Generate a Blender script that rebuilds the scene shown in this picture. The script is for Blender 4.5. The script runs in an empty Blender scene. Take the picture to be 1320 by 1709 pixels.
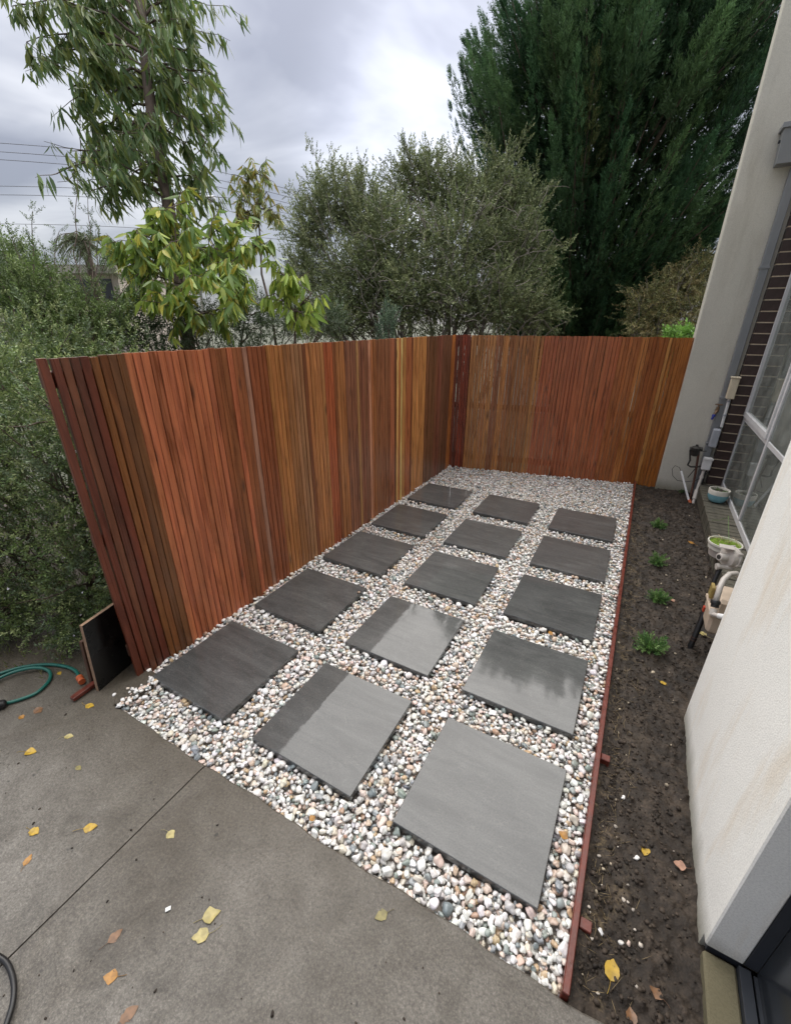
import bpy, math, random
import numpy as np
from mathutils import Vector, Matrix

# ------------------------------------------------------------------ camera, sky, sun, exposure
sc = bpy.context.scene
C0 = np.array([1.8150, -0.8048, 1.5961])
RT = np.array([0.87282481, 0.48801959, 0.00370642])
UP = np.array([-0.2010598, 0.35265529, 0.91389781])
FW = np.array([-0.44469294, 0.79841789, -0.40592741])
FPX = 712.78
cam_d = bpy.data.cameras.new("camera")
cam = bpy.data.objects.new("camera", cam_d)
sc.collection.objects.link(cam)
cam.matrix_world = Matrix(((RT[0], UP[0], -FW[0], C0[0]), (RT[1], UP[1], -FW[1], C0[1]),
                           (RT[2], UP[2], -FW[2], C0[2]), (0, 0, 0, 1)))
cam_d.sensor_fit = 'VERTICAL'
cam_d.sensor_height = 24.0
cam_d.lens = 24.0 * FPX / 1709.0
cam_d.clip_start = 0.02
cam_d.clip_end = 2000
sc.camera = cam

SUN_AZ = math.radians(-18)               # the sun stands ahead, behind thin cloud
SUN_EL = math.radians(52)
world = bpy.data.worlds.new("World")
sc.world = world
world.use_nodes = True


def build_sky():
    nt = world.node_tree
    nt.nodes.clear()
    N, L = nt.nodes.new, nt.links.new

    def math_(op, a, b=None, c=None):
        n = N("ShaderNodeMath"); n.operation = op
        for i, v in enumerate((a, b, c)):
            if v is None:
                continue
            if isinstance(v, (int, float)):
                n.inputs[i].default_value = v
            else:
                L(v, n.inputs[i])
        return n.outputs[0]
    out = N("ShaderNodeOutputWorld")
    tc = N("ShaderNodeTexCoord")
    nrm = N("ShaderNodeVectorMath"); nrm.operation = 'NORMALIZE'
    L(tc.outputs["Generated"], nrm.inputs[0])
    sep = N("ShaderNodeSeparateXYZ"); L(nrm.outputs[0], sep.inputs[0])
    zc = math_('MAXIMUM', sep.outputs[2], 0.0)
    den = math_('ADD', zc, 0.22)
    comb = N("ShaderNodeCombineXYZ")
    L(math_('DIVIDE', sep.outputs[0], den), comb.inputs[0])
    L(math_('DIVIDE', sep.outputs[1], den), comb.inputs[1])
    n1 = N("ShaderNodeTexNoise"); n1.inputs["Scale"].default_value = 1.25
    n1.inputs["Detail"].default_value = 5.0; n1.inputs["Roughness"].default_value = 0.5
    n1.inputs["Distortion"].default_value = 0.35
    mp = N("ShaderNodeMapping"); mp.inputs["Location"].default_value = (0.0, 0.0, 0.0)
    L(comb.outputs[0], mp.inputs[0]); L(mp.outputs[0], n1.inputs["Vector"])
    ramp = N("ShaderNodeValToRGB")
    cr = ramp.color_ramp
    cr.elements[0].position = 0.38; cr.elements[0].color = (0.40, 0.415, 0.49, 1)
    cr.elements[1].position = 0.62; cr.elements[1].color = (0.93, 0.94, 0.99, 1)
    e = cr.elements.new(0.5); e.color = (0.58, 0.597, 0.67, 1)
    L(n1.outputs[0], ramp.inputs[0])
    # overcast luminance: brighter towards the zenith
    grad = math_('MULTIPLY', math_('ADD', math_('MULTIPLY', zc, 2.6), 1.0), 0.66)
    # the thin, bright spot in the cloud that the photograph shows
    dot = N("ShaderNodeVectorMath"); dot.operation = 'DOT_PRODUCT'
    L(nrm.outputs[0], dot.inputs[0])
    v = np.array([-0.4284, 0.8494, 0.3080]); v /= np.linalg.norm(v)
    dot.inputs[1].default_value = tuple(v)
    wob = math_('MULTIPLY', math_('SUBTRACT', n1.outputs[0], 0.5), 0.05)
    mr = N("ShaderNodeMapRange"); mr.interpolation_type = 'SMOOTHSTEP'
    L(math_('ADD', dot.outputs["Value"], wob), mr.inputs["Value"])
    mr.inputs["From Min"].default_value = 0.965; mr.inputs["From Max"].default_value = 1.0
    mr.inputs["To Max"].default_value = 0.95
    gain = math_('ADD', grad, mr.outputs[0])
    vm = N("ShaderNodeVectorMath"); vm.operation = 'SCALE'
    L(ramp.outputs[0], vm.inputs[0]); L(gain, vm.inputs["Scale"])
    bg1 = N("ShaderNodeBackground"); L(vm.outputs[0], bg1.inputs[0]); bg1.inputs[1].default_value = 0.212
    sky = N("ShaderNodeTexSky"); sky.sky_type = 'NISHITA'; sky.sun_disc = False
    sky.sun_elevation = SUN_EL; sky.sun_rotation = SUN_AZ
    bg2 = N("ShaderNodeBackground"); L(sky.outputs[0], bg2.inputs[0]); bg2.inputs[1].default_value = 0.05
    mix = N("ShaderNodeMixShader"); mix.inputs[0].default_value = 0.1
    L(bg1.outputs[0], mix.inputs[1]); L(bg2.outputs[0], mix.inputs[2])
    L(mix.outputs[0], out.inputs[0])


build_sky()
sun_d = bpy.data.lights.new("sun", 'SUN')
sun_d.energy = 1.5
sun_d.angle = math.radians(100)
sun_d.color = (1.0, 0.955, 0.87)
sun = bpy.data.objects.new("sun", sun_d)
sc.collection.objects.link(sun)
sd = Vector((math.sin(SUN_AZ) * math.cos(SUN_EL), math.cos(SUN_AZ) * math.cos(SUN_EL), math.sin(SUN_EL)))
sun.rotation_euler = sd.to_track_quat('Z', 'Y').to_euler()
sc.view_settings.view_transform = 'Standard'
sc.view_settings.look = 'None'
sc.view_settings.gamma = 1
sc.view_settings.use_curve_mapping = False
sc.view_settings.exposure = 2.02
sc.render.engine = 'CYCLES'
sc.cycles.max_bounces = 5
sc.cycles.diffuse_bounces = 3
sc.cycles.glossy_bounces = 3
sc.cycles.transmission_bounces = 3
sc.cycles.transparent_max_bounces = 8

# ------------------------------------------------------------------ helpers
rng = np.random.default_rng(7)
random.seed(7)
COL = sc.collection


def ray(px, py):
    return FW + RT * (px - 660) / FPX - UP * (py - 854.5) / FPX


def at(px, py, d):
    """place seen at photo pixel (px,py), d metres deep"""
    return C0 + ray(px, py) * d


def onz(px, py, z=0.0):
    v = ray(px, py)
    return C0 + v * ((z - C0[2]) / v[2])


def lin(r, g, b, k=1.0):
    def f(c):
        c = c / 255.0
        return (c / 12.92 if c <= 0.04045 else ((c + 0.055) / 1.055) ** 2.4) * k
    return (f(r), f(g), f(b))


def nz(v):
    return v / (np.linalg.norm(v, axis=-1, keepdims=True) + 1e-9)


def tag(o, label=None, cat=None, group=None, kind=None):
    if label: o["label"] = label
    if cat: o["category"] = cat
    if group: o["group"] = group
    if kind: o["kind"] = kind
    return o


def link(o, parent=None):
    COL.objects.link(o)
    if parent is not None:
        o.parent = parent
    return o


def empty(name, loc=(0, 0, 0), label=None, cat=None, group=None, kind=None):
    o = bpy.data.objects.new(name, None)
    o.empty_display_size = 0.05
    o.location = loc
    link(o)
    return tag(o, label, cat, group, kind)


class MB:
    """collects shapes into one mesh; coordinates are world unless origin is given"""
    def __init__(s):
        s.v = []; s.f = []

    def add(s, vs, fs):
        b = len(s.v)
        s.v += [tuple(map(float, p)) for p in vs]
        s.f += [tuple(b + i for i in f) for f in fs]
        return s

    def box(s, a, b, bev=0.0):
        x0, y0, z0 = a; x1, y1, z1 = b
        if bev <= 0:
            return s.add([(x0, y0, z0), (x1, y0, z0), (x1, y1, z0), (x0, y1, z0), (x0, y0, z1), (x1, y0, z1), (x1, y1, z1), (x0, y1, z1)],
                         [(0, 3, 2, 1), (4, 5, 6, 7), (0, 1, 5, 4), (1, 2, 6, 5), (2, 3, 7, 6), (3, 0, 4, 7)])
        e = bev
        vs = []; idx = {}
        c = [(x0, x1), (y0, y1), (z0, z1)]
        for sx in (0, 1):
            for sy in (0, 1):
                for sz in (0, 1):
                    for ax in range(3):
                        p = [c[0][sx] + (e if sx == 0 else -e), c[1][sy] + (e if sy == 0 else -e), c[2][sz] + (e if sz == 0 else -e)]
                        p[ax] = c[ax][(sx, sy, sz)[ax]]
                        idx[(sx, sy, sz, ax)] = len(vs); vs.append(p)
        fs = []
        for ax in range(3):
            o1, o2 = [(1, 2), (2, 0), (0, 1)][ax]
            for s0 in (0, 1):
                q = []
                for (u, w) in ((0, 0), (1, 0), (1, 1), (0, 1)):
                    k = [0, 0, 0]; k[ax] = s0; k[o1] = u; k[o2] = w
                    q.append(idx[(*k, ax)])
                fs.append(q if s0 else q[::-1])
        for ax in range(3):           # edges along ax
            o1, o2 = [(1, 2), (2, 0), (0, 1)][ax]
            for u in (0, 1):
                for w in (0, 1):
                    def K(t, a_):
                        k = [0, 0, 0]; k[ax] = t; k[o1] = u; k[o2] = w
                        return idx[(*k, a_)]
                    q = [K(0, o1), K(1, o1), K(1, o2), K(0, o2)]
                    fs.append(q if (u == w) else q[::-1])
        for sx in (0, 1):
            for sy in (0, 1):
                for sz in (0, 1):
                    q = [idx[(sx, sy, sz, a_)] for a_ in range(3)]
                    fs.append(q if (sx + sy + sz) % 2 == 1 else q[::-1])
        return s.add(vs, fs)

    def obox(s, c, ax, ay, az, bev=0.0):
        """box centred c with half axes vectors"""
        t = MB().box((-1, -1, -1), (1, 1, 1)) if bev <= 0 else None
        c = np.array(c, float); ax = np.array(ax, float); ay = np.array(ay, float); az = np.array(az, float)
        if t is None:
            h = [np.linalg.norm(q) for q in (ax, ay, az)]
            t = MB().box((-h[0], -h[1], -h[2]), (h[0], h[1], h[2]), bev)
            ax, ay, az = ax / h[0], ay / h[1], az / h[2]
        return s.add([c + ax * p[0] + ay * p[1] + az * p[2] for p in t.v], t.f)

    def tube(s, pts, r, n=8, cap=True):
        pts = [np.array(p, float) for p in pts]
        m = len(pts)
        rs = [r] * m if np.isscalar(r) else list(r)
        prev = None; rings = []
        for i in range(m):
            d = pts[min(i + 1, m - 1)] - pts[max(i - 1, 0)]
            d /= (np.linalg.norm(d) + 1e-9)
            if prev is None:
                a = np.cross(d, (0, 0, 1.0))
                if np.linalg.norm(a) < 0.1: a = np.cross(d, (0, 1.0, 0))
            else:
                a = prev - d * (prev @ d)
            a /= np.linalg.norm(a); prev = a
            b = np.cross(d, a)
            rings.append([pts[i] + (a * math.cos(2 * math.pi * k / n) + b * math.sin(2 * math.pi * k / n)) * rs[i] for k in range(n)])
        vs = [p for q in rings for p in q]
        fs = [(i * n + k, i * n + (k + 1) % n, (i + 1) * n + (k + 1) % n, (i + 1) * n + k) for i in range(m - 1) for k in range(n)]
        if cap:
            fs.append(tuple(range(n))[::-1]); fs.append(tuple((m - 1) * n + k for k in range(n)))
        return s.add(vs, fs)

    def lathe(s, c, axis, prof, n=24):
        """prof: list of (r, h) along axis"""
        c = np.array(c, float); d = np.array(axis, float); d /= np.linalg.norm(d)
        a = np.cross(d, (0, 0, 1.0))
        if np.linalg.norm(a) < 0.1: a = np.cross(d, (0, 1.0, 0))
        a /= np.linalg.norm(a); b = np.cross(d, a)
        vs = []
        for r, h in prof:
            for k in range(n):
                t = 2 * math.pi * k / n
                vs.append(c + d * h + (a * math.cos(t) + b * math.sin(t)) * r)
        m = len(prof)
        fs = [(i * n + k, i * n + (k + 1) % n, (i + 1) * n + (k + 1) % n, (i + 1) * n + k) for i in range(m - 1) for k in range(n)]
        fs.append(tuple(range(n))[::-1]); fs.append(tuple((m - 1) * n + k for k in range(n)))
        return s.add(vs, fs)

    def build(s, name, mat, parent=None, smooth=False, origin=None):
        me = bpy.data.meshes.new(name)
        v = s.v
        if origin is None and parent is not None:
            origin = parent_world(parent)
        if origin is not None and parent is not None:
            w = parent_world(parent)
            v = [(p[0] - w[0], p[1] - w[1], p[2] - w[2]) for p in v]
        me.from_pydata(v, [], s.f)
        me.materials.append(mat)
        if smooth:
            me.shade_smooth()
            if smooth == 'auto':
                try:
                    me.set_sharp_from_angle(angle=math.radians(40))
                except Exception:
                    pass
        o = bpy.data.objects.new(name, me)
        return link(o, parent)


def parent_world(o):
    p = Vector((0, 0, 0))
    while o is not None:
        p = p + o.location
        o = o.parent
    return p


def mesh_np(name, V, T, mat, col=None, smooth=False, parent=None):
    V = np.asarray(V, np.float32); T = np.asarray(T, np.int32)
    if parent is not None:
        V = V - np.array(parent_world(parent), np.float32)
    me = bpy.data.meshes.new(name)
    me.vertices.add(len(V)); me.vertices.foreach_set("co", V.ravel())
    me.loops.add(T.size); me.loops.foreach_set("vertex_index", T.ravel())
    me.polygons.add(len(T))
    me.polygons.foreach_set("loop_start", np.arange(0, T.size, 3, dtype=np.int32))
    me.polygons.foreach_set("loop_total", np.full(len(T), 3, np.int32))
    if col is not None:
        a = me.color_attributes.new("Col", 'FLOAT_COLOR', 'POINT')
        c4 = np.ones((len(V), 4), np.float32); c4[:, :3] = col
        a.data.foreach_set("color", c4.ravel())
    me.update(calc_edges=True)
    me.validate()
    if smooth: me.shade_smooth()
    me.materials.append(mat)
    o = bpy.data.objects.new(name, me)
    return link(o, parent)


def vnoise(x, y, seed=0):
    xi = np.floor(x).astype(np.int64); yi = np.floor(y).astype(np.int64)
    fx = x - xi; fy = y - yi
    fx = fx * fx * (3 - 2 * fx); fy = fy * fy * (3 - 2 * fy)

    def h(a, b):
        n = (a * 374761393 + b * 668265263 + seed * 974711) & 0x7fffffff
        n = ((n ^ (n >> 13)) * 1274126177) & 0x7fffffff
        return ((n ^ (n >> 16)) & 0xffff) / 65535.0
    return (h(xi, yi) * (1 - fx) + h(xi + 1, yi) * fx) * (1 - fy) + (h(xi, yi + 1) * (1 - fx) + h(xi + 1, yi + 1) * fx) * fy


def fbm(x, y, oct=4, seed=0):
    s = 0; a = 0.5; t = 0
    for o in range(oct):
        s = s + a * vnoise(x * 2 ** o, y * 2 ** o, seed + o); t += a; a *= 0.5
    return s / t


# ------------------------------------------------------------------ materials
class NT:
    def __init__(s, name):
        s.m = bpy.data.materials.new(name); s.m.use_nodes = True
        s.t = s.m.node_tree; s.t.nodes.clear()
        s.out = s.n("ShaderNodeOutputMaterial")
        s.b = s.n("ShaderNodeBsdfPrincipled")
        s.l(s.b.outputs[0], s.out.inputs[0])

    def n(s, k, **kw):
        x = s.t.nodes.new(k)
        for a, v in kw.items(): setattr(x, a, v)
        return x

    def l(s, a, b): s.t.links.new(a, b)

    def set(s, **kw):
        names = {'rough': "Roughness", 'spec': "Specular IOR Level", 'metal': "Metallic", 'coat': "Coat Weight", 'coatr': "Coat Roughness", 'ior': "IOR", 'color': "Base Color", 'normal': "Normal"}
        for k, v in kw.items():
            i = s.b.inputs[names[k]]
            if hasattr(v, 'node'): s.l(v, i)
            elif k == 'color': i.default_value = (*v[:3], 1)
            else: i.default_value = v
        return s

    def coord(s, which="Object", scale=(1, 1, 1), rnd=False):
        tc = s.n("ShaderNodeTexCoord")
        o = tc.outputs[which] if which != "World" else s.n("ShaderNodeNewGeometry").outputs["Position"]
        mp = s.n("ShaderNodeMapping"); mp.inputs["Scale"].default_value = scale
        if rnd:
            oi = s.n("ShaderNodeObjectInfo")
            m = s.n("ShaderNodeVectorMath", operation='SCALE'); m.inputs[0].default_value = (37.0, 53.0, 71.0)
            s.l(oi.outputs["Random"], m.inputs["Scale"])
            a = s.n("ShaderNodeVectorMath", operation='ADD'); s.l(o, a.inputs[0]); s.l(m.outputs[0], a.inputs[1]); o = a.outputs[0]
        s.l(o, mp.inputs[0]); return mp.outputs[0]

    def noise(s, vec, scale, detail=4, rough=0.55, dist=0.0):
        x = s.n("ShaderNodeTexNoise"); s.l(vec, x.inputs["Vector"])
        x.inputs["Scale"].default_value = scale; x.inputs["Detail"].default_value = detail
        x.inputs["Roughness"].default_value = rough; x.inputs["Distortion"].default_value = dist
        return x.outputs[0]

    def voro(s, vec, scale, feature='F1'):
        x = s.n("ShaderNodeTexVoronoi", feature=feature); s.l(vec, x.inputs["Vector"]); x.inputs["Scale"].default_value = scale
        return x.outputs[0]

    def ramp(s, fac, stops):
        r = s.n("ShaderNodeValToRGB"); e = r.color_ramp.elements
        while len(e) < len(stops): e.new(0.5)
        for q, (p, c) in zip(e, stops):
            q.position = p; q.color = (*(c if hasattr(c, '__len__') else (c, c, c)), 1)
        s.l(fac, r.inputs[0]); return r.outputs[0]

    def rng(s, fac, a, b, c, d):
        r = s.n("ShaderNodeMapRange"); s.l(fac, r.inputs[0])
        for i, v in enumerate((a, b, c, d)): r.inputs[i + 1].default_value = v
        return r.outputs[0]

    def mix(s, a, b, fac, mode='MIX'):
        x = s.n("ShaderNodeMix", data_type='RGBA', blend_type=mode)
        for i, v in ((0, fac), (6, a), (7, b)):
            if hasattr(v, 'node'): s.l(v, x.inputs[i])
            else: x.inputs[i].default_value = v if i == 0 else (*v[:3], 1)
        return x.outputs[2]

    def math(s, op, a, b):
        x = s.n("ShaderNodeMath", operation=op)
        for i, v in enumerate((a, b)):
            if hasattr(v, 'node'): s.l(v, x.inputs[i])
            else: x.inputs[i].default_value = v
        return x.outputs[0]

    def bump(s, h, strength=0.3, dist=0.01, normal=None):
        x = s.n("ShaderNodeBump"); s.l(h, x.inputs["Height"]); x.inputs["Strength"].default_value = strength; x.inputs["Distance"].default_value = dist
        if normal is not None: s.l(normal, x.inputs["Normal"])
        return x.outputs[0]


def simple(name, c, rough=0.5, metal=0.0, var=0.15, scale=30, bump=0.0, spec=0.5):
    k = NT(name)
    v = k.coord("Object")
    n = k.noise(v, scale, 5)
    f = k.rng(n, 0.3, 0.7, 1 - var, 1 + var)
    col = k.mix((0, 0, 0), c, 1.0)
    m = k.n("ShaderNodeVectorMath", operation='SCALE'); m.inputs[0].default_value = c; k.l(f, m.inputs["Scale"])
    k.set(color=m.outputs[0], rough=k.rng(n, 0.3, 0.7, max(0.02, rough - 0.08), min(1, rough + 0.08)), metal=metal, spec=spec)
    if bump: k.set(normal=k.bump(k.noise(v, scale * 3, 5), bump, 0.004))
    return k.m


def m_slat():
    k = NT("oiled_wood")
    oi = k.n("ShaderNodeObjectInfo")
    v = k.coord("Object", (90, 60, 1.6), rnd=True)
    g = k.noise(v, 1.0, 6, 0.6, 0.6)
    v2 = k.coord("Object", (16, 16, 1.9), rnd=True)
    g2 = k.noise(v2, 1.0, 5, 0.6, 1.6)
    a = k.ramp(g, [(0.3, (0.72, 0.68, 0.64)), (0.52, (1, 1, 1)), (0.75, (1.18, 1.14, 1.1))])
    b = k.ramp(g2, [(0.32, (0.60, 0.52, 0.46)), (0.5, (1, 1, 1)), (0.70, (1.28, 1.24, 1.18))])
    c = k.mix(oi.outputs["Color"], a, 1.0, 'MULTIPLY')
    c = k.mix(c, b, 1.0, 'MULTIPLY')
    vk = k.coord("Object", (22, 22, 5), rnd=True)      # small knots and stains
    kn = k.voro(vk, 0.55)
    c = k.mix((0.05, 0.02, 0.012), c, k.rng(kn, 0.05, 0.16, 0.25, 1.0))
    k.set(color=c, rough=k.rng(g, 0.3, 0.7, 0.24, 0.40), spec=0.5, normal=k.bump(g, 0.25, 0.002))
    return k.m


def m_paver():
    k = NT("wet_bluestone")
    oi = k.n("ShaderNodeObjectInfo")
    v = k.coord("Object", (1, 1, 1), rnd=True)
    vs = k.coord("Object", (2.2, 13, 6), rnd=True)
    st = k.noise(vs, 1.0, 7, 0.7, 1.4)
    big = k.noise(v, 3.2, 4, 0.55, 0.6)
    fine = k.noise(v, 170, 4, 0.7)
    c = k.ramp(st, [(0.32, (0.046, 0.048, 0.049)), (0.5, (0.068, 0.070, 0.071)), (0.72, (0.098, 0.100, 0.100))])
    c = k.mix(c, k.ramp(big, [(0.3, (0.78, 0.78, 0.77)), (0.7, (1.2, 1.2, 1.18))]), 1.0, 'MULTIPLY')
    c = k.mix(c, k.ramp(fine, [(0.35, (0.72,) * 3), (0.65, (1.3,) * 3)]), 1.0, 'MULTIPLY')
    vein = k.noise(k.coord("Object", (3, 3, 3), rnd=True), 1.6, 4, 0.6, 2.5)     # thin pale veins
    vf = k.math('ABSOLUTE', k.math('SUBTRACT', vein, 0.5), 0)
    c = k.mix((0.17, 0.165, 0.155), c, k.rng(vf, 0.0, 0.006, 0.55, 1.0))
    c = k.mix(c, oi.outputs["Color"], 1.0, 'MULTIPLY')
    wet = k.noise(k.coord("Object", (1, 1, 1), rnd=True), 2.1, 3, 0.5, 0.3)
    r = k.rng(wet, 0.40, 0.62, 0.015, 0.075)
    h = k.math('ADD', k.math('MULTIPLY', st, 0.7), k.math('MULTIPLY', fine, 0.25))
    wv = k.noise(k.coord("Object", (1, 1, 1), rnd=True), 5.0, 3)
    nb = k.bump(wv, 0.03, 0.02)
    k.set(color=c, rough=0.42, spec=0.25, ior=1.5, normal=k.bump(h, 0.22, 0.002, nb), coat=1.0, coatr=r)
    k.l(k.bump(h, 0.02, 0.001, nb), k.b.inputs["Coat Normal"])
    k.b.inputs["Coat IOR"].default_value = 1.5
    return k.m


def m_pebble():
    k = NT("river_pebble")
    oi = k.n("ShaderNodeObjectInfo")
    at_ = k.n("ShaderNodeAttribute", attribute_name="Col")
    c = k.mix(oi.outputs["Color"], at_.outputs["Color"], 1.0, 'MULTIPLY')
    v = k.coord("World", (1, 1, 1))
    n = k.noise(v, 75, 5, 0.6, 1.2)
    c = k.mix(c, k.ramp(n, [(0.28, (0.80, 0.77, 0.74)), (0.45, (1, 1, 1)), (0.7, (1.06, 1.05, 1.04))]), 1.0, 'MULTIPLY')
    n2 = k.noise(v, 420, 3, 0.6)
    c = k.mix(c, k.ramp(n2, [(0.3, (0.88,) * 3), (0.6, (1.04,) * 3)]), 1.0, 'MULTIPLY')
    k.set(color=c, rough=0.4, spec=0.45, normal=k.bump(n2, 0.12, 0.002), coat=0.6, coatr=0.22)
    return k.m


def m_concrete():
    k = NT("damp_concrete")
    v = k.coord("World")
    big = k.noise(v, 1.5, 6, 0.65, 0.8)
    mid = k.noise(v, 9, 7, 0.72, 0.6)
    fine = k.noise(v, 120, 5, 0.75)
    pit = k.voro(v, 60)
    sp = k.n("ShaderNodeSeparateXYZ"); k.l(v, sp.inputs[0])
    c = k.ramp(mid, [(0.30, (0.080, 0.072, 0.062)), (0.45, (0.138, 0.127, 0.112)), (0.56, (0.178, 0.166, 0.149)), (0.72, (0.26, 0.246, 0.224))])
    c = k.mix(c, k.ramp(big, [(0.36, (0.56, 0.52, 0.47)), (0.52, (0.95, 0.94, 0.92)), (0.66, (1.22, 1.22, 1.22))]), 1.0, 'MULTIPLY')
    agg = k.voro(v, 210)                                                     # sand and small stones in the surface
    c = k.mix(c, k.ramp(agg, [(0.12, (1.3, 1.28, 1.24)), (0.3, (1, 1, 1)), (0.62, (0.82, 0.81, 0.80))]), 1.0, 'MULTIPLY')
    # brown soil stain washed along the edge of the pebbles
    ed = k.math('ADD', sp.outputs[1], k.math('MULTIPLY', k.math('SUBTRACT', mid, 0.5), 0.5))
    c = k.mix(c, (0.066, 0.052, 0.034), k.math('MULTIPLY', k.rng(ed, -0.85, -0.15, 0.0, 0.72), k.rng(sp.outputs[0], 0.9, 2.0, 1.0, 0.45)))
    c = k.mix(c, k.ramp(fine, [(0.3, (0.5,) * 3), (0.5, (1,) * 3), (0.7, (1.5,) * 3)]), 1.0, 'MULTIPLY')
    dk = k.noise(v, 23, 2, 0.5)
    c = k.mix(c, (0.02, 0.018, 0.016), k.rng(dk, 0.72, 0.77, 0.0, 0.7))
    wet = k.noise(v, 1.7, 4, 0.6)
    h = k.math('ADD', k.math('MULTIPLY', fine, 0.6), k.math('MULTIPLY', mid, 0.6))
    k.set(color=c, rough=k.rng(wet, 0.38, 0.6, 0.2, 0.46), spec=0.5, normal=k.bump(h, 0.7, 0.006))
    return k.m


def m_soil():
    k = NT("dark_soil")
    v = k.coord("World")
    a = k.noise(v, 14, 6, 0.65); b = k.noise(v, 130, 5, 0.7)
    c = k.ramp(a, [(0.3, (0.013, 0.0092, 0.0065)), (0.5, (0.031, 0.0225, 0.016)), (0.7, (0.072, 0.053, 0.038))])
    c = k.mix(c, k.ramp(b, [(0.3, (0.5,) * 3), (0.5, (1,) * 3), (0.72, (1.7,) * 3)]), 1.0, 'MULTIPLY')
    # straw-coloured fibres along the edging
    sp = k.n("ShaderNodeSeparateXYZ"); k.l(v, sp.inputs[0])
    f = k.noise(v, 9, 5, 0.7, 1.5)
    f = k.math('MULTIPLY', k.rng(f, 0.54, 0.66, 0.0, 0.8), k.rng(sp.outputs[0], 2.02, 2.14, 1.0, 0.0))
    c = k.mix(c, (0.22, 0.16, 0.085), k.math('MULTIPLY', f, k.rng(b, 0.4, 0.6, 0.2, 1.0)))
    k.set(color=c, rough=0.62, spec=0.4, normal=k.bump(b, 0.7, 0.006))
    return k.m


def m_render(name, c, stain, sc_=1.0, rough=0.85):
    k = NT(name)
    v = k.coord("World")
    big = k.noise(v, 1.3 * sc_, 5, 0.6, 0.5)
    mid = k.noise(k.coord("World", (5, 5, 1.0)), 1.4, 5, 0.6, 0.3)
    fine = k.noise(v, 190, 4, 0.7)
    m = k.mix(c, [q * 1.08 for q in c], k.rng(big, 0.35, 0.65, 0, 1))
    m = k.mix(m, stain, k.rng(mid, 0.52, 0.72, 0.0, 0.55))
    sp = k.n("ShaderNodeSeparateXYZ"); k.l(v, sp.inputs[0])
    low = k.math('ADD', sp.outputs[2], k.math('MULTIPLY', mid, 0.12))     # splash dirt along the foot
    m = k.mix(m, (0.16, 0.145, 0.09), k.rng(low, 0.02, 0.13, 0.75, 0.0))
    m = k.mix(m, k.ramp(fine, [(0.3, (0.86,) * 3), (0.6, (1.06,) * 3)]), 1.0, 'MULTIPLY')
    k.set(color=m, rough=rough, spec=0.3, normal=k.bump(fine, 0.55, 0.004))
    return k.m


def m_leaf(name, rough=0.45, transl=0.25, spec=0.4):
    k = NT(name)
    at_ = k.n("ShaderNodeAttribute", attribute_name="Col")
    k.set(color=at_.outputs["Color"], rough=rough, spec=spec)
    if transl > 0:
        tr = k.n("ShaderNodeBsdfTranslucent"); k.l(at_.outputs["Color"], tr.inputs[0])
        mx = k.n("ShaderNodeMixShader"); mx.inputs[0].default_value = transl
        k.l(k.b.outputs[0], mx.inputs[1]); k.l(tr.outputs[0], mx.inputs[2]); k.l(mx.outputs[0], k.out.inputs[0])
    return k.m


def m_glass():
    k = NT("window_glass")
    gl = k.n("ShaderNodeBsdfGlossy"); gl.inputs["Roughness"].default_value = 0.015
    gl.inputs["Color"].default_value = (0.92, 0.96, 0.95, 1)
    tr = k.n("ShaderNodeBsdfTransparent"); tr.inputs[0].default_value = (0.72, 0.80, 0.77, 1)
    fr = k.n("ShaderNodeFresnel"); fr.inputs[0].default_value = 1.75
    mx = k.n("ShaderNodeMixShader"); k.l(fr.outputs[0], mx.inputs[0]); k.l(tr.outputs[0], mx.inputs[1]); k.l(gl.outputs[0], mx.inputs[2])
    df_ = k.n("ShaderNodeBsdfDiffuse"); df_.inputs[0].default_value = (0.55, 0.58, 0.54, 1)      # pale haze mixed into the colour to lighten the panes
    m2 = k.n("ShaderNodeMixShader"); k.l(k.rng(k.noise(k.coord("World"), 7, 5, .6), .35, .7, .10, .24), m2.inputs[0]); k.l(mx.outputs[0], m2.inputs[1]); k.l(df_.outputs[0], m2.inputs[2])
    k.l(m2.outputs[0], k.out.inputs[0])
    return k.m


def m_bark(name, c1, c2, sc_=1.0):
    k = NT(name)
    v = k.coord("World", (14 * sc_, 14 * sc_, 3 * sc_))
    n = k.noise(v, 1.0, 5, 0.6, 0.6)
    k.set(color=k.ramp(n, [(0.3, c1), (0.7, c2)]), rough=0.8, normal=k.bump(n, 0.4, 0.01))
    return k.m


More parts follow.
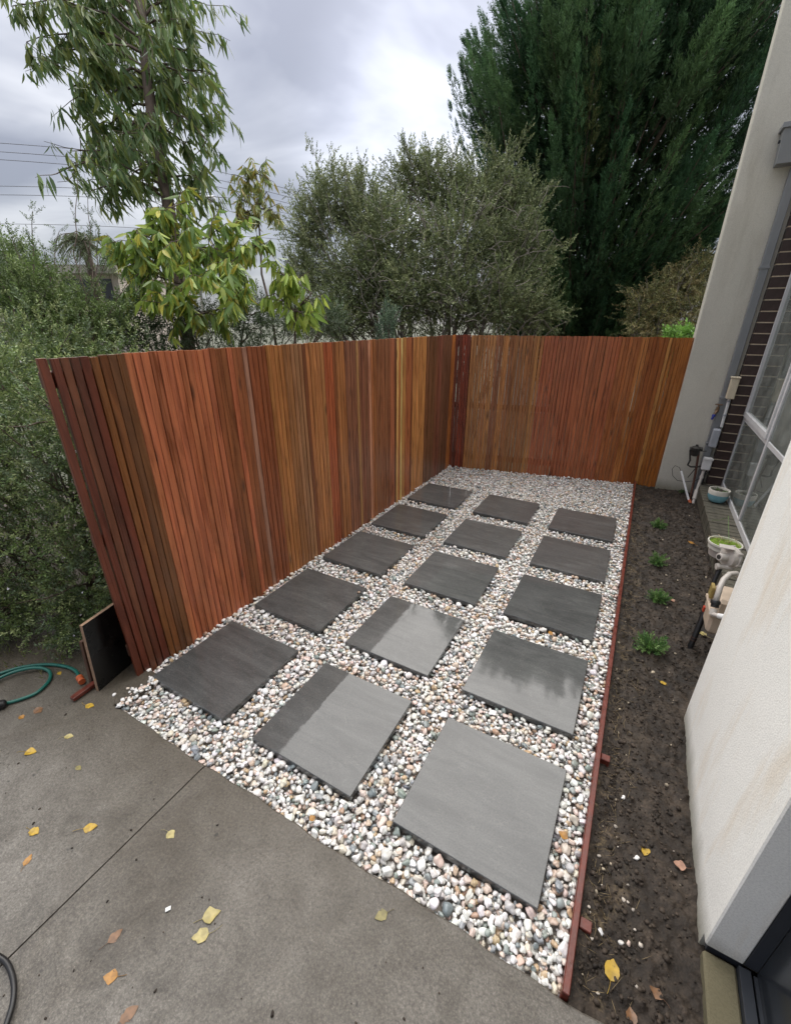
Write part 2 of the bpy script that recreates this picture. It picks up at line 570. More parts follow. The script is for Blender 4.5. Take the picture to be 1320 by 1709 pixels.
M = dict(
    slat=m_slat(), paver=m_paver(), pebble=m_pebble(), concrete=m_concrete(), soil=m_soil(),
    white_render=m_render("white_render", (0.86, 0.855, 0.815), (0.74, 0.63, 0.48)),
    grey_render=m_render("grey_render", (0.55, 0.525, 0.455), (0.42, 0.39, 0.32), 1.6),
    leaf=m_leaf("leaf"), gum=m_leaf("gum_leaf", 0.38, 0.3), needle=m_leaf("needle", 0.6, 0.12, 0.25),
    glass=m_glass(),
    bark=m_bark("brown_bark", (0.045, 0.03, 0.022), (0.14, 0.10, 0.075)),
    twig=m_bark("grey_twig", (0.12, 0.10, 0.085), (0.26, 0.23, 0.2)),
    earth=simple("dark_earth", (0.045, 0.036, 0.028), 0.9, var=0.4, scale=3, bump=0.5),
    ground=simple("far_ground", (0.06, 0.065, 0.04), 0.9, var=0.4, scale=0.6),
    alu=simple("grey_aluminium", (0.60, 0.60, 0.61), 0.4, 0.1, 0.06, 8),
    darkalu=simple("dark_aluminium", (0.045, 0.05, 0.06), 0.35, 0.2, 0.1, 8),
    pipe=simple("painted_downpipe", (0.22, 0.23, 0.24), 0.4, 0.1, 0.06, 6),
    brick=simple("dark_brown_brick", (0.042, 0.024, 0.021), 0.45, 0, 0.35, 22, 0.3),
    mortar=simple("cream_mortar", (0.56, 0.46, 0.33), 0.9, 0, 0.15, 60, 0.4),
    mossy=simple("mossy_brick", (0.085, 0.078, 0.058), 0.7, 0, 0.4, 26, 0.6),
    moss=simple("moss", (0.14, 0.22, 0.02), 0.95, 0, 0.4, 40, 0.8),
    edging=simple("red_stained_timber", (0.125, 0.026, 0.016), 0.33, 0, 0.3, 30, 0.2),
    formply=simple("black_formply", (0.006, 0.006, 0.006), 0.3, 0, 0.5, 6, 0.1),
    plyedge=simple("raw_plywood", (0.30, 0.19, 0.12), 0.75, 0, 0.25, 40, 0.2),
    oldwood=simple("old_brown_timber", (0.10, 0.05, 0.032), 0.65, 0, 0.3, 30, 0.3),
    hose=simple("green_hose_rubber", (0.012, 0.11, 0.085), 0.3, 0, 0.1, 20),
    orange=simple("orange_plastic", (0.50, 0.11, 0.035), 0.45, 0, 0.1, 20),
    black=simple("black_rubber", (0.012, 0.012, 0.013), 0.4, 0, 0.1, 20),
    beige=simple("beige_meter_paint", (0.50, 0.40, 0.31), 0.5, 0, 0.12, 14, 0.15),
    palegrey=simple("pale_grey_enamel", (0.52, 0.48, 0.44), 0.35, 0, 0.06, 14),
    white=simple("white_plastic", (0.72, 0.72, 0.72), 0.4, 0, 0.05, 14),
    boxgrey=simple("grey_junction_box", (0.36, 0.38, 0.42), 0.45, 0, 0.06, 14),
    cream=simple("cream_plastic", (0.62, 0.54, 0.40), 0.5, 0, 0.06, 14),
    oldmetal=simple("dark_weathered_metal", (0.055, 0.052, 0.048), 0.55, 0.4, 0.4, 30, 0.3),
    copper=simple("brown_copper_pipe", (0.12, 0.06, 0.045), 0.45, 0.5, 0.3, 30),
    brass=simple("old_brass", (0.20, 0.13, 0.08), 0.45, 0.6, 0.2, 30),
    blue=simple("blue_plastic", (0.02, 0.035, 0.28), 0.4, 0, 0.1, 20),
    pot_blue=simple("pale_blue_glaze", (0.22, 0.47, 0.55), 0.2, 0, 0.08, 14),
    pot_white=simple("white_glaze", (0.75, 0.72, 0.64), 0.25, 0, 0.06, 14),
    pot_pink=simple("pale_plastic_pot", (0.55, 0.49, 0.45), 0.45, 0, 0.1, 14),
    inside=simple("room_wall", (0.6, 0.6, 0.55), 0.8, 0, 0.1, 2),
    floor=simple("room_floor", (0.16, 0.10, 0.065), 0.4, 0, 0.2, 4),
    farwall=simple("pale_house_wall", (0.55, 0.48, 0.42), 0.8, 0, 0.1, 1),
    farroof=simple("pale_fascia", (0.42, 0.38, 0.34), 0.7, 0, 0.1, 1),
    darkglass=simple("dark_window", (0.03, 0.034, 0.04), 0.15, 0, 0.2, 1),
    wire=simple("power_cable", (0.10, 0.10, 0.11), 0.6, 0, 0.1, 1),
    steel=simple("galvanised_steel", (0.42, 0.43, 0.44), 0.45, 0.5, 0.1, 5),
    chip=simple("white_chip", (0.75, 0.77, 0.75), 0.6, 0, 0.05, 20),
)

# ------------------------------------------------------------------ ground, slabs, beds
FX, FY0 = -0.083, -0.029            # left fence line
CX, CY = -0.083, 3.942              # fence corner
EX, EY = 2.20, 4.423                # far fence end
PEB_Z = -0.058                      # floor under the pebbles

g = MB()
R_ = 600
g.add([(R_ * math.cos(t), R_ * math.sin(t), -0.09) for t in np.linspace(0, 2 * math.pi, 64, endpoint=False)], [tuple(range(64))])
tag(g.build("ground", M['ground']), kind="structure")
b = MB().box((-3.6, -0.12, -0.5), (FX - 0.03, 9.0, -0.075))
tag(b.build("garden_earth", M['earth']), kind="structure")

# concrete driveway: two slabs with a tooled joint between them
drive = empty("driveway", (0, 0, 0), kind="structure")


def slab(x0, x1, y0, yfun, name="slab", top=-0.008):
    xs = np.linspace(x0, x1, 60)
    V = []; F = []
    n = len(xs)
    for x in xs:
        ye = yfun(x)
        V += [(x, y0, top), (x, ye - 0.006, top), (x, ye, top - 0.006), (x, ye + 0.002, top - 0.12), (x, y0, top - 0.12)]
    for i in range(n - 1):
        a, b_ = i * 5, (i + 1) * 5
        for k in range(5):
            k2 = (k + 1) % 5
            F.append((a + k, a + k2, b_ + k2, b_ + k))
    F.append((0, 1, 2, 3, 4)[::-1]); F.append(tuple((n - 1) * 5 + k for k in range(5)))
    F = [f[::-1] for f in F]
    m = MB().add(V, F)
    return m.build(name, M['concrete'], drive)


def edge_y(x):
    return -0.183 + 0.018 * x + 0.004 * math.sin(9 * x) + 0.003 * math.sin(31 * x)


def edge_left(x):
    t = min(1, max(0, (-0.03 - x) / 0.10))
    return edge_y(x) * (1 - t) + t * (-0.02 + 0.012 * math.sin(17 * x))


slab(-4.5, 0.6073, -6.0, edge_left)
slab(0.6127, 2.278, -6.0, edge_y)
MB().box((0.600, -6, -0.1), (0.620, -0.19, -0.0125)).build("joint_filler", simple("joint_dirt", (0.05, 0.043, 0.035), 0.9), drive)

MB().box((-0.32, -0.176, -0.12), (0.035, 0.03, -0.0098)).build("slab", M['concrete'], drive)
# floor of the pebble bed
bed = empty("pebble_bed", (0, 0, 0), kind="structure")
m = MB().add([(FX + 0.01, -0.19, PEB_Z), (1.95, -0.19, PEB_Z), (1.95, 4.40, PEB_Z), (FX + 0.01, 3.98, PEB_Z)], [(0, 1, 2, 3)])
m.build("bed_floor", simple("pebble_grit", (0.26, 0.23, 0.20), 0.9, 0, 0.4, 60, 0.5), bed)

# ------------------------------------------------------------------ pavers
S = 0.5
GX, GY = 0.2152 * 5 / 6, 0.2090 * 5 / 6
PAVERS = []
row_w = ["first row", "second row", "third row", "fourth row", "last row"]
col_w = ["beside the long fence", "in the centre column", "beside the red edging"]
look = {(0, 0): "dull dark grey stone paver", (1, 0): "wet stone paver part mirroring the fence", (2, 0): "plain light grey stone paver",
        (1, 1): "wet stone paver mirroring tree and sky", (2, 1): "wet stone paver with a tree reflection", (1, 2): "streaky dark stone paver"}
for r in range(5):
    for c in range(3):
        x0, y0 = c * (S + GX), r * (S + GY)
        PAVERS.append((x0, y0))
        jx, jy = rng.normal(0, 0.002, 2)
        m = MB().box((-S / 2, -S / 2, -0.03), (S / 2, S / 2, 0), 0.0022)
        o = m.build("stone_paver", M['paver'])
        o.location = (x0 + S / 2 + jx, y0 + S / 2 + jy, 0.0 + rng.normal(0, 0.0012))
        o.rotation_euler = (rng.normal(0, 0.0025), rng.normal(0, 0.0025), rng.normal(0, 0.004))
        br = rng.uniform(0.94, 1.10)
        if (c, r) == (0, 0): br = 1.1
        o.color = (br, br, br * 0.99, 1)
        tag(o, f"{look.get((c, r), 'dark grey stone paver')}, {row_w[r]} from the driveway {col_w[c]}", "paver", "stone pavers set in the pebbles")

# ------------------------------------------------------------------ pebbles


def icosphere(n):
    t = (1 + 5 ** 0.5) / 2
    V = np.array([(-1, t, 0), (1, t, 0), (-1, -t, 0), (1, -t, 0), (0, -1, t), (0, 1, t), (0, -1, -t), (0, 1, -t), (t, 0, -1), (t, 0, 1), (-t, 0, -1), (-t, 0, 1)], float)
    V /= np.linalg.norm(V, axis=1)[:, None]
    F = [(0, 11, 5), (0, 5, 1), (0, 1, 7), (0, 7, 10), (0, 10, 11), (1, 5, 9), (5, 11, 4), (11, 10, 2), (10, 7, 6), (7, 1, 8), (3, 9, 4), (3, 4, 2), (3, 2, 6), (3, 6, 8), (3, 8, 9), (4, 9, 5), (2, 4, 11), (6, 2, 10), (8, 6, 7), (9, 8, 1)]
    V = list(map(tuple, V))
    for _ in range(n):
        cache = {}; G = []

        def mid(a, b):
            k = (min(a, b), max(a, b))
            if k not in cache:
                p = np.add(V[a], V[b]); p = p / np.linalg.norm(p); V.append(tuple(p)); cache[k] = len(V) - 1
            return cache[k]
        for a, b, c in F:
            ab, bc, ca = mid(a, b), mid(b, c), mid(c, a)
            G += [(a, ab, ca), (b, bc, ab), (c, ca, bc), (ab, bc, ca)]
        F = G
    return np.array(V), np.array(F)


def pebble_shape(n, seed):
    r = np.random.default_rng(seed)
    V, F = icosphere(n)
    d = np.ones(len(V))
    for _ in range(11):                      # facet it: cut by soft random planes, then waves
        p = r.normal(size=3); p /= np.linalg.norm(p)
        q = V @ p; lim = r.uniform(0.55, 0.92)
        d = np.where(q * d > lim, d * (lim / (q * d + 1e-9)) ** 0.75, d)
    p = r.normal(size=3)
    d *= 1 + 0.13 * np.sin(2.6 * (V @ p) + r.uniform(0, 6))
    return V * d[:, None], F


PCOL = [((232, 228, 222), 27), ((246, 244, 241), 32), ((226, 212, 194), 11), ((226, 202, 188), 12), ((212, 184, 160), 6), ((200, 170, 128), 4),
        ((158, 164, 166), 7), ((130, 140, 142), 4), ((146, 158, 150), 5), ((196, 194, 190), 8), ((108, 114, 118), 1), ((188, 148, 122), 2)]
pw = np.array([w for _, w in PCOL], float); pw /= pw.sum()
pcols = np.array([lin(*c, 0.97) for c, _ in PCOL])


def drop_pebbles():
    cell = 0.004
    X0, Y0, X1, Y1 = FX - 0.03, -0.22, 1.955, 4.44
    nx, ny = int((X1 - X0) / cell) + 1, int((Y1 - Y0) / cell) + 1
    gx = X0 + np.arange(nx) * cell; gy = Y0 + np.arange(ny) * cell
    H = np.full((nx, ny), PEB_Z, np.float32)
    XX, YY = np.meshgrid(gx, gy, indexing='ij')
    block = np.zeros((nx, ny), bool)
    for x0, y0 in PAVERS:
        block |= (XX > x0 - 0.002) & (XX < x0 + S + 0.002) & (YY > y0 - 0.002) & (YY < y0 + S + 0.002)
    far = CY + (XX - CX) * (EY - CY) / (EX - CX)
    ey = -0.183 + 0.018 * XX + 0.005
    left_edge = FX + 0.012 + np.where(YY < 0.0, 0.06, 0) + np.where(YY < -0.1, 0.05, 0)
    block |= (XX < left_edge) | (XX > 1.947) | (YY > far - 0.014) | (YY < ey)
    free = np.argwhere(~block)
    out = []
    n_target = 40000
    cand = free[rng.integers(0, len(free), n_target * 3)]
    cand = cand.reshape(n_target, 3, 2)
    szs = np.clip(rng.lognormal(math.log(0.0100), 0.32, n_target), 0.006, 0.022)     # half long axis
    asp = rng.uniform(0.62, 0.95, n_target); flat = rng.uniform(0.40, 0.72, n_target)
    yaw = rng.uniform(0, math.pi, n_target)
    for i in range(n_target):
        a = szs[i]; b = a * asp[i]; c = a * flat[i]
        k = max(1, int(round(b / cell)))
        best = None
        for (ix, iy) in cand[i]:
            h = H[max(0, ix - k):ix + k + 1, max(0, iy - k):iy + k + 1]
            s = h.mean() * 0.5 + h.max() * 0.5
            if best is None or s < best[0]: best = (s, ix, iy, h)
        s, ix, iy, h = best
        y = gy[iy]
        lim = -0.0125 + 0.008 * (gx[ix] < 0.0) + (0.007 if y < -0.1 else 0) + 0.006 * vnoise(np.array(gx[ix] * 7), np.array(y * 7), 3)
        z = 0.6 * float(np.median(h)) + 0.4 * float(h.max()) + c * 0.72
        if z + c > lim + c * 0.85 + 0.004: continue
        out.append((gx[ix], y, z, a, b, c, yaw[i]))
        t = np.arange(-k, k + 1) * cell
        q = 1 - (t[:, None] ** 2 + t[None, :] ** 2) / (b * b * 1.15)
        top = np.where(q > 0, z + c * np.sqrt(np.maximum(q, 0)), -1)
        x_a, x_b, y_a, y_b = ix - k, ix + k + 1, iy - k, iy + k + 1
        if x_a < 0 or y_a < 0 or x_b > nx or y_b > ny: continue
        reg = H[x_a:x_b, y_a:y_b]
        np.maximum(reg, top, out=reg)
    out = np.array(out)
    ix = np.clip(((out[:, 0] - X0) / cell).round().astype(int), 2, nx - 3); iy = np.clip(((out[:, 1] - Y0) / cell).round().astype(int), 2, ny - 3)
    top = out[:, 2] + out[:, 5] * .8
    seen = np.zeros(len(out), bool)
    for dx in (-2, 0, 2):
        for dy in (-2, 0, 2):
            seen |= top > H[ix + dx, iy + dy] - .0045
    return out[seen]                     # stones buried under others are left out


P = drop_pebbles()
NP_ = len(P)
tilt = rng.normal(0, 0.3, (NP_, 2))


def rotm(yaw, tx, ty):
    cz, sz = np.cos(yaw), np.sin(yaw); cx, sx = np.cos(tx), np.sin(tx); cy, sy = np.cos(ty), np.sin(ty)
    n = len(yaw); Rz = np.zeros((n, 3, 3)); Rx = Rz.copy(); Ry = Rz.copy()
    Rz[:, 0, 0] = cz; Rz[:, 0, 1] = -sz; Rz[:, 1, 0] = sz; Rz[:, 1, 1] = cz; Rz[:, 2, 2] = 1
    Rx[:, 0, 0] = 1; Rx[:, 1, 1] = cx; Rx[:, 1, 2] = -sx; Rx[:, 2, 1] = sx; Rx[:, 2, 2] = cx
    Ry[:, 1, 1] = 1; Ry[:, 0, 0] = cy; Ry[:, 0, 2] = sy; Ry[:, 2, 0] = -sy; Ry[:, 2, 2] = cy
    return Ry @ Rx @ Rz


PR = rotm(P[:, 6], tilt[:, 0], tilt[:, 1])
pidx = rng.choice(len(PCOL), NP_, p=pw)
# white stones prevail along the fence, greener and pinker ones towards the front
PC = pcols[pidx] * rng.uniform(0.88, 1.06, (NP_, 1)) * (1 + rng.normal(0, 0.025, (NP_, 3)))
mean_ = PC.mean(1, keepdims=True); PC = np.clip(mean_ + (PC - mean_) * .85, 0.02, 0.90)
depth = (P[:, :3] - C0) @ FW
size_px = P[:, 3] / depth
topness = P[:, 2]
score = size_px * (topness > -0.03)
order = np.argsort(-score)
single = order[:300]
rest = np.setdiff1d(np.arange(NP_), single)
# near ones as parts of their own
shapes = []
for s_ in range(10):
    V, F = pebble_shape(2, 100 + s_)
    me = bpy.data.meshes.new("pebble")
    me.from_pydata(V.tolist(), [], F.tolist()); me.shade_smooth(); me.materials.append(M['pebble'])
    a_ = me.color_attributes.new("Col", 'FLOAT_COLOR', 'POINT')
    a_.data.foreach_set("color", np.ones(len(V) * 4, np.float32))
    shapes.append(me)
for i in single:
    o = bpy.data.objects.new("pebble", shapes[int(rng.integers(10))])
    Mx = Matrix(PR[i].tolist()).to_4x4() @ Matrix.Diagonal((*P[i, 3:6], 1))
    Mx.translation = P[i, :3]
    o.matrix_local = Mx
    o.color = (*PC[i], 1)
    link(o, bed)


def scatter(tmpl, T, pos, col, idx=None, tint=None):
    """tmpl: list of (V,F[,vertex tint]); T (N,3,3); returns V,F,C"""
    Vs = []; Fs = []; Cs = []; base = 0
    if idx is None: idx = np.random.default_rng(len(pos)).integers(0, len(tmpl), len(pos))
    for k, t in enumerate(tmpl):
        s = np.where(idx == k)[0]
        if len(s) == 0: continue
        V, F = t[0], t[1]
        W = np.einsum('nij,vj->nvi', T[s], V) + pos[s][:, None, :]
        c = np.repeat(col[s][:, None, :], len(V), 1)
        if len(t) > 2: c = c * t[2][None, :, :] if t[2].ndim == 2 else c * t[2][None, :, None]
        Fk = F[None] + (np.arange(len(s)) * len(V))[:, None, None] + base
        Vs.append(W.reshape(-1, 3)); Fs.append(Fk.reshape(-1, 3)); Cs.append(c.reshape(-1, 3)); base += len(s) * len(V)
    return np.concatenate(Vs), np.concatenate(Fs), np.concatenate(Cs)


n = 60                                  # strays that rolled out at the fence end
lp_ = np.stack([0.05 - np.abs(rng.normal(0, .035, n)), rng.uniform(-.165, .0, n), np.zeros(n)], 1)
ls = rng.uniform(.006, .014, n)
lp_[:, 2] = -.0105 + ls * .45
P = np.concatenate([P, np.concatenate([lp_, np.stack([ls, ls * .8, ls * .6, rng.uniform(0, 3, n)], 1)], 1)])
PR = np.concatenate([PR, rotm(P[-n:, 6], rng.normal(0, .1, n), rng.normal(0, .1, n))])
PC = np.concatenate([PC, pcols[rng.choice(len(PCOL), n, p=pw)]])
rest = np.concatenate([rest, np.arange(NP_, NP_ + n)]); depth = (P[:, :3] - C0) @ FW; NP_ += n
hi = [pebble_shape(2, 300 + k) for k in range(6)]
md = [pebble_shape(1, 200 + k) for k in range(14)]
lo = [pebble_shape(0, 230 + k) for k in range(8)]
parts_ = []
PT = PR * P[:, None, 3:6]
near = rest[(depth[rest] < 1.55)]
midr = rest[(depth[rest] >= 1.55) & (depth[rest] < 3.3)]
farr = rest[depth[rest] >= 3.3]
VV, FF, CC = [], [], []; off = 0
for sel, tm in ((near, hi if len(near) < 3500 else md), (midr, md), (farr, lo)):
    if len(sel) == 0: continue
    v_, f_, c_ = scatter(tm, PT[sel], P[sel, :3], PC[sel])
    VV.append(v_); FF.append(f_ + off); CC.append(c_); off += len(v_)
o = mesh_np("pebbles", np.concatenate(VV), np.concatenate(FF), M['pebble'], np.concatenate(CC), True, bed)
tag(o, kind="stuff")
print("pebbles", NP_, len(near), len(midr), len(farr))

# ------------------------------------------------------------------ timber fences
def slat_mesh(i):
    r = np.random.default_rng(50 + i)
    h0, h1 = -0.05, 1.4725
    w, t, e = 0.0165, 0.009, 0.0022
    prof = [(-t, -w + e), (-t + e, -w), (t - e, -w), (t, -w + e), (t, w - e), (t - e, w), (-t + e, w), (-t, w - e)]
    zs = np.linspace(h0, h1, 6)
    bx = np.concatenate([[0], r.normal(0, 0.0007, 4), [0]]); by = np.concatenate([[0], r.normal(0, 0.0008, 4), [0]])
    V = []; F = []
    for k, z in enumerate(zs):
        V += [(x + bx[k], y + by[k], z) for x, y in prof]
    for k in range(5):
        for q in range(8):
            F.append((k * 8 + q, k * 8 + (q + 1) % 8, (k + 1) * 8 + (q + 1) % 8, (k + 1) * 8 + q))
    F.append(tuple(range(8))[::-1]); F.append(tuple(40 + q for q in range(8)))
    me = bpy.data.meshes.new("slat"); me.from_pydata(V, [], F); me.materials.append(M['slat'])
    return me


slat_meshes = [slat_mesh(i) for i in range(6)]
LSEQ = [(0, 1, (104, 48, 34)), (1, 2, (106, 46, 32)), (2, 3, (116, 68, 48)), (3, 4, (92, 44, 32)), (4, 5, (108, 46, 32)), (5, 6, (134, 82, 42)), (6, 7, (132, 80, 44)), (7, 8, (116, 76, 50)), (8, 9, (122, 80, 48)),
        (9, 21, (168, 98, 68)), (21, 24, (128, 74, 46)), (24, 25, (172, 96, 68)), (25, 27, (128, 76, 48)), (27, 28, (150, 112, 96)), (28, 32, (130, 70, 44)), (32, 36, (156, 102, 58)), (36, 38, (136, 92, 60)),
        (38, 41, (146, 106, 76)), (41, 42, (110, 66, 42)), (42, 47, (164, 110, 68)), (47, 50, (152, 80, 50)), (50, 51, (124, 76, 46)), (51, 54, (154, 100, 60)), (54, 58, (122, 80, 62)), (58, 59, (158, 116, 78)), (59, 63, (120, 78, 62)),
        (63, 64, (188, 132, 106)), (64, 66, (146, 92, 58)), (66, 73, (132, 84, 60)), (73, 75, (150, 90, 66)), (75, 76, (96, 58, 42)), (76, 77, (206, 160, 102)), (77, 78, (166, 104, 60)), (78, 79, (226, 186, 126)), (79, 81, (178, 126, 76)),
        (81, 84, (164, 98, 64)), (84, 85, (110, 66, 44)), (85, 93, (184, 128, 78)), (93, 100, (104, 72, 52)), (100, 104, (116, 72, 60)), (104, 111, (106, 74, 58)), (111, 114, (186, 118, 66))]
FSEQ = [(0, 2, (92, 36, 24)), (2, 4, (122, 46, 30)), (4, 5, (100, 40, 26)), (5, 13, (158, 108, 66)), (13, 15, (128, 84, 58)), (15, 17, (160, 108, 62)), (17, 25, (138, 90, 54)), (25, 27, (160, 108, 64)), (27, 38, (148, 82, 56)), (38, 48, (156, 88, 58)),
        (48, 53, (150, 88, 50)), (53, 55, (176, 112, 62)), (55, 60, (148, 84, 42)), (60, 61, (180, 124, 72)), (61, 70, (158, 98, 46))]


def seq_col(seq, i):
    for a, b, c in seq:
        if a <= i < b: return c
    return seq[-1][2]


def fence(name, label, p0, p1, n, seq, front):
    """slats from p0 to p1; front = unit normal of the seen face"""
    p0 = np.array(p0, float); p1 = np.array(p1, float)
    d = p1 - p0; Ln = np.linalg.norm(d); d /= Ln
    root = empty(name, (p0[0], p0[1], 0), label, "fence")
    ang = math.atan2(d[1], d[0]) - math.pi / 2
    pitch = Ln / n
    wd = 1 + rng.normal(0, .055, n); wd = wd / wd.sum() * Ln; cum = np.concatenate([[0], np.cumsum(wd)])
    for i in range(n):
        pitch = wd[i]
        o = bpy.data.objects.new("slat", slat_meshes[int(rng.integers(6))])
        p = d * (cum[i] + pitch * .5) + front * rng.normal(0, 0.0012)
        o.location = (p[0], p[1], rng.normal(0, 0.0018))
        wsc = (pitch - (0.0019 + abs(rng.normal(0, 0.0010)))) / 0.033
        if seq is LSEQ and i < 6: wsc *= (0.86, 0.93, 0.92, 0.94, 0.94, 0.95)[i]
        if seq is FSEQ and i < 13: wsc *= 0.985
        o.scale = (1, wsc, 1)
        o.rotation_euler = (rng.normal(0, 0.0009), rng.normal(0, 0.0009), ang + (math.pi if rng.random() < 0.5 else 0))
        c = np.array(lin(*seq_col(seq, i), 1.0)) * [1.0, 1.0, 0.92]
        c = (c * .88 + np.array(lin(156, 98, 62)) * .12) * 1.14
        c = np.clip(c * rng.uniform(0.93, 1.07) * (1 + rng.normal(0, 0.02, 3)) * (.74 if seq is LSEQ and i < 9 else 1), 0.01, 0.7)  # front slats: dark red-brown, deepened further in colour for shade
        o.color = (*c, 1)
        link(o, root)
    up = np.array([0, 0, 1.0])
    back = -front
    f3 = np.array([front[0], front[1], 0]); d3 = np.array([d[0], d[1], 0]); P3 = np.array([p0[0], p0[1], 0])
    for z, hh in ((1.395, 0.03), (0.72, 0.03), (0.12, 0.035)):
        q = MB().obox(P3 + d3 * (Ln / 2) - f3 * (0.009 + 0.002 + 0.019) + up * z, d3 * (Ln / 2 - 0.015), -f3 * 0.019, up * hh, 0.003)
        q.build("rail", M['oldwood'], root)
    k = max(2, int(round(Ln / 1.25)) + 1)
    for j in range(k):
        s = 0.16 + (Ln - 0.24) * j / (k - 1)
        q = MB().obox(P3 + d3 * s - f3 * (0.009 + 0.002 + 0.038 + 0.002 + 0.045) + up * 0.66, d3 * 0.045, -f3 * 0.045, up * 0.76, 0.003)
        q.build("post", M['oldwood'], root)
    return root


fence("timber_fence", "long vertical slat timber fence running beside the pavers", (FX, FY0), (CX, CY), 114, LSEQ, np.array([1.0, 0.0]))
fd = np.array([EX - CX, EY - CY]); fd /= np.linalg.norm(fd)
fence("timber_fence", "shorter slat timber fence closing the far end, meeting the rendered wall", (CX + 0.006, CY - 0.005), (EX + 0.05, EY + 0.0105), 69, FSEQ, np.array([fd[1], -fd[0]]))

# ------------------------------------------------------------------ red timber edging
ed = empty("garden_edging", (1.957, -0.15, 0), "long red stained timber edging between the pebbles and the soil bed", "edging")
for (y0, y1, dx) in ((-0.148, 1.66, 0.0), (1.663, 4.36, 0.001)):
    MB().box((1.949 + dx, y0, -0.09), (1.9675 + dx, y1, 0.012), 0.002).build("board", M['edging'], ed)
for y in (0.02, 0.62):
    MB().box((1.9705, y, -0.12), (2.003, y + 0.03, -0.004), 0.002).build("stake", M['edging'], ed)

# ------------------------------------------------------------------ soil bed
def soil_bed():
    x0, x1, y0, y1 = 1.9688, 2.56, -0.19, 4.40
    st = 0.0065
    xs = np.arange(x0, x1 + st, st); ys = np.arange(y0, y1 + st, st)
    X, Y = np.meshgrid(xs, ys, indexing='ij')
    z = -0.034 + 0.030 * (fbm(X * 6, Y * 6, 3, 5) - 0.5) + 0.026 * (fbm(X * 26, Y * 26, 3, 9) - 0.5) + 0.014 * np.abs(fbm(X * 75, Y * 75, 2, 21) - 0.5)
    z += 0.03 * np.clip((2.02 - X) / 0.06, -0.3, 0.5) * 0.6
    z += np.maximum(0, fbm(X * 38, Y * 38, 2, 33) - 0.66) * 0.06
    V = np.stack([X, Y, z], -1).reshape(-1, 3)
    nx, ny = X.shape
    I = np.arange(nx * ny).reshape(nx, ny)
    a, b, c, d = I[:-1, :-1].ravel(), I[1:, :-1].ravel(), I[1:, 1:].ravel(), I[:-1, 1:].ravel()
    T = np.concatenate([np.stack([a, b, c], 1), np.stack([a, c, d], 1)])
    o = mesh_np("soil_bed", V, T, M['soil'], None, True)
    tag(o, kind="structure")

    def hz(x, y):
        i = int(np.clip(round((x - x0) / st), 0, nx - 1)); j = int(np.clip(round((y - y0) / st), 0, ny - 1))
        return float(z[i, j])
    return hz


soil_z = soil_bed()

# crumbs of soil, straw and spilled pebbles: nobody could count them
n = 5200
pos = np.stack([rng.uniform(1.985, 2.5, n), rng.uniform(-0.12, 4.3, n), np.zeros(n)], 1)
pos[:, 0] = np.where((pos[:, 1] < 1.2), np.minimum(pos[:, 0], 2.265 - rng.uniform(0, .28, n)), pos[:, 0])
pos[:, 2] = [soil_z(x, y) + 0.002 for x, y, _ in pos]
s = np.minimum(rng.lognormal(math.log(0.0045), 0.5, n), .013)
T_ = rotm(rng.uniform(0, 6, n), rng.normal(0, .5, n), rng.normal(0, .5, n)) * (s[:, None] * np.stack([np.ones(n), rng.uniform(.6, 1, n), rng.uniform(.5, .9, n)], 1))[:, None, :]
cc = np.array([0.032, 0.0235, 0.017]) * rng.uniform(0.5, 2.2, (n, 1))
li = rng.random(n) < 0.02
cc[li] = np.array([0.45, 0.38, 0.28]) * rng.uniform(0.5, 1.2, (li.sum(), 1))
v_, f_, c_ = scatter(lo, T_, pos, cc)
k_ = m_leaf("soil_crumb", 0.7, 0)
tag(mesh_np("soil_crumbs", v_, f_, k_, c_, False), "crumbs of dark soil and straw on the garden bed", "soil", kind="stuff")
n = 420
pos = np.stack([rng.uniform(1.98, 2.25, n), rng.uniform(-0.1, 3.2, n) ** 1.0, np.zeros(n)], 1)
pos[:, 0] = 1.985 + np.abs(rng.normal(0, 0.05, n))
pos[:, 2] = [soil_z(x, y) + 0.004 for x, y, _ in pos]
T_ = rotm(rng.uniform(0, 6, n), rng.normal(0, .35, n), rng.normal(0, .35, n)) * (np.stack([rng.uniform(0.008, 0.035, n), np.full(n, .0007), np.full(n, .0007)], 1))[:, None, :]
v_, f_, c_ = scatter([lo[0]], T_, pos, np.array([0.32, 0.24, 0.13]) * rng.uniform(0.4, 1.2, (n, 1)))
tag(mesh_np("straw", v_, f_, k_, c_, False), "thin straw scattered along the red edging", "straw", kind="stuff")

# spilled pebbles on the soil at the front
sp_px = [(1037, 1572, "rounded cream pebble, one of two touching on the soil, nearer the edging"), (1050, 1573, "rounded cream pebble, one of two touching on the soil, farther from the edging"),
         (1001, 1555, "pale pebble on the soil just beside the end of the edging"), (1040, 1330, "single pale pebble on the soil above the ragged yellow leaf"), (1063, 1430, "tiny pale pebble on the soil beside the ragged yellow leaf")]
for i, (px, py, lab) in enumerate(sp_px):
    p = onz(px, py, -0.03)
    o = bpy.data.objects.new("spilled_pebble", shapes[i % 10])
    o.location = (p[0], p[1], soil_z(p[0], p[1]) + 0.004)
    o.scale = (rng.uniform(.008, .012), rng.uniform(.006, .009), rng.uniform(.004, .007))
    o.rotation_euler = (rng.normal(0, .3), rng.normal(0, .3), rng.uniform(0, 6))
    o.color = (*(pcols[int(rng.choice([0, 1, 2, 3, 0, 1]))] * 0.9), 1)
    link(o)
    tag(o, lab, "pebble", "pebbles spilled on the soil")
n = 18
pos = np.stack([1.99 + np.abs(rng.normal(0, .1, n)), rng.uniform(-.12, .5, n) ** 1, np.zeros(n)], 1)
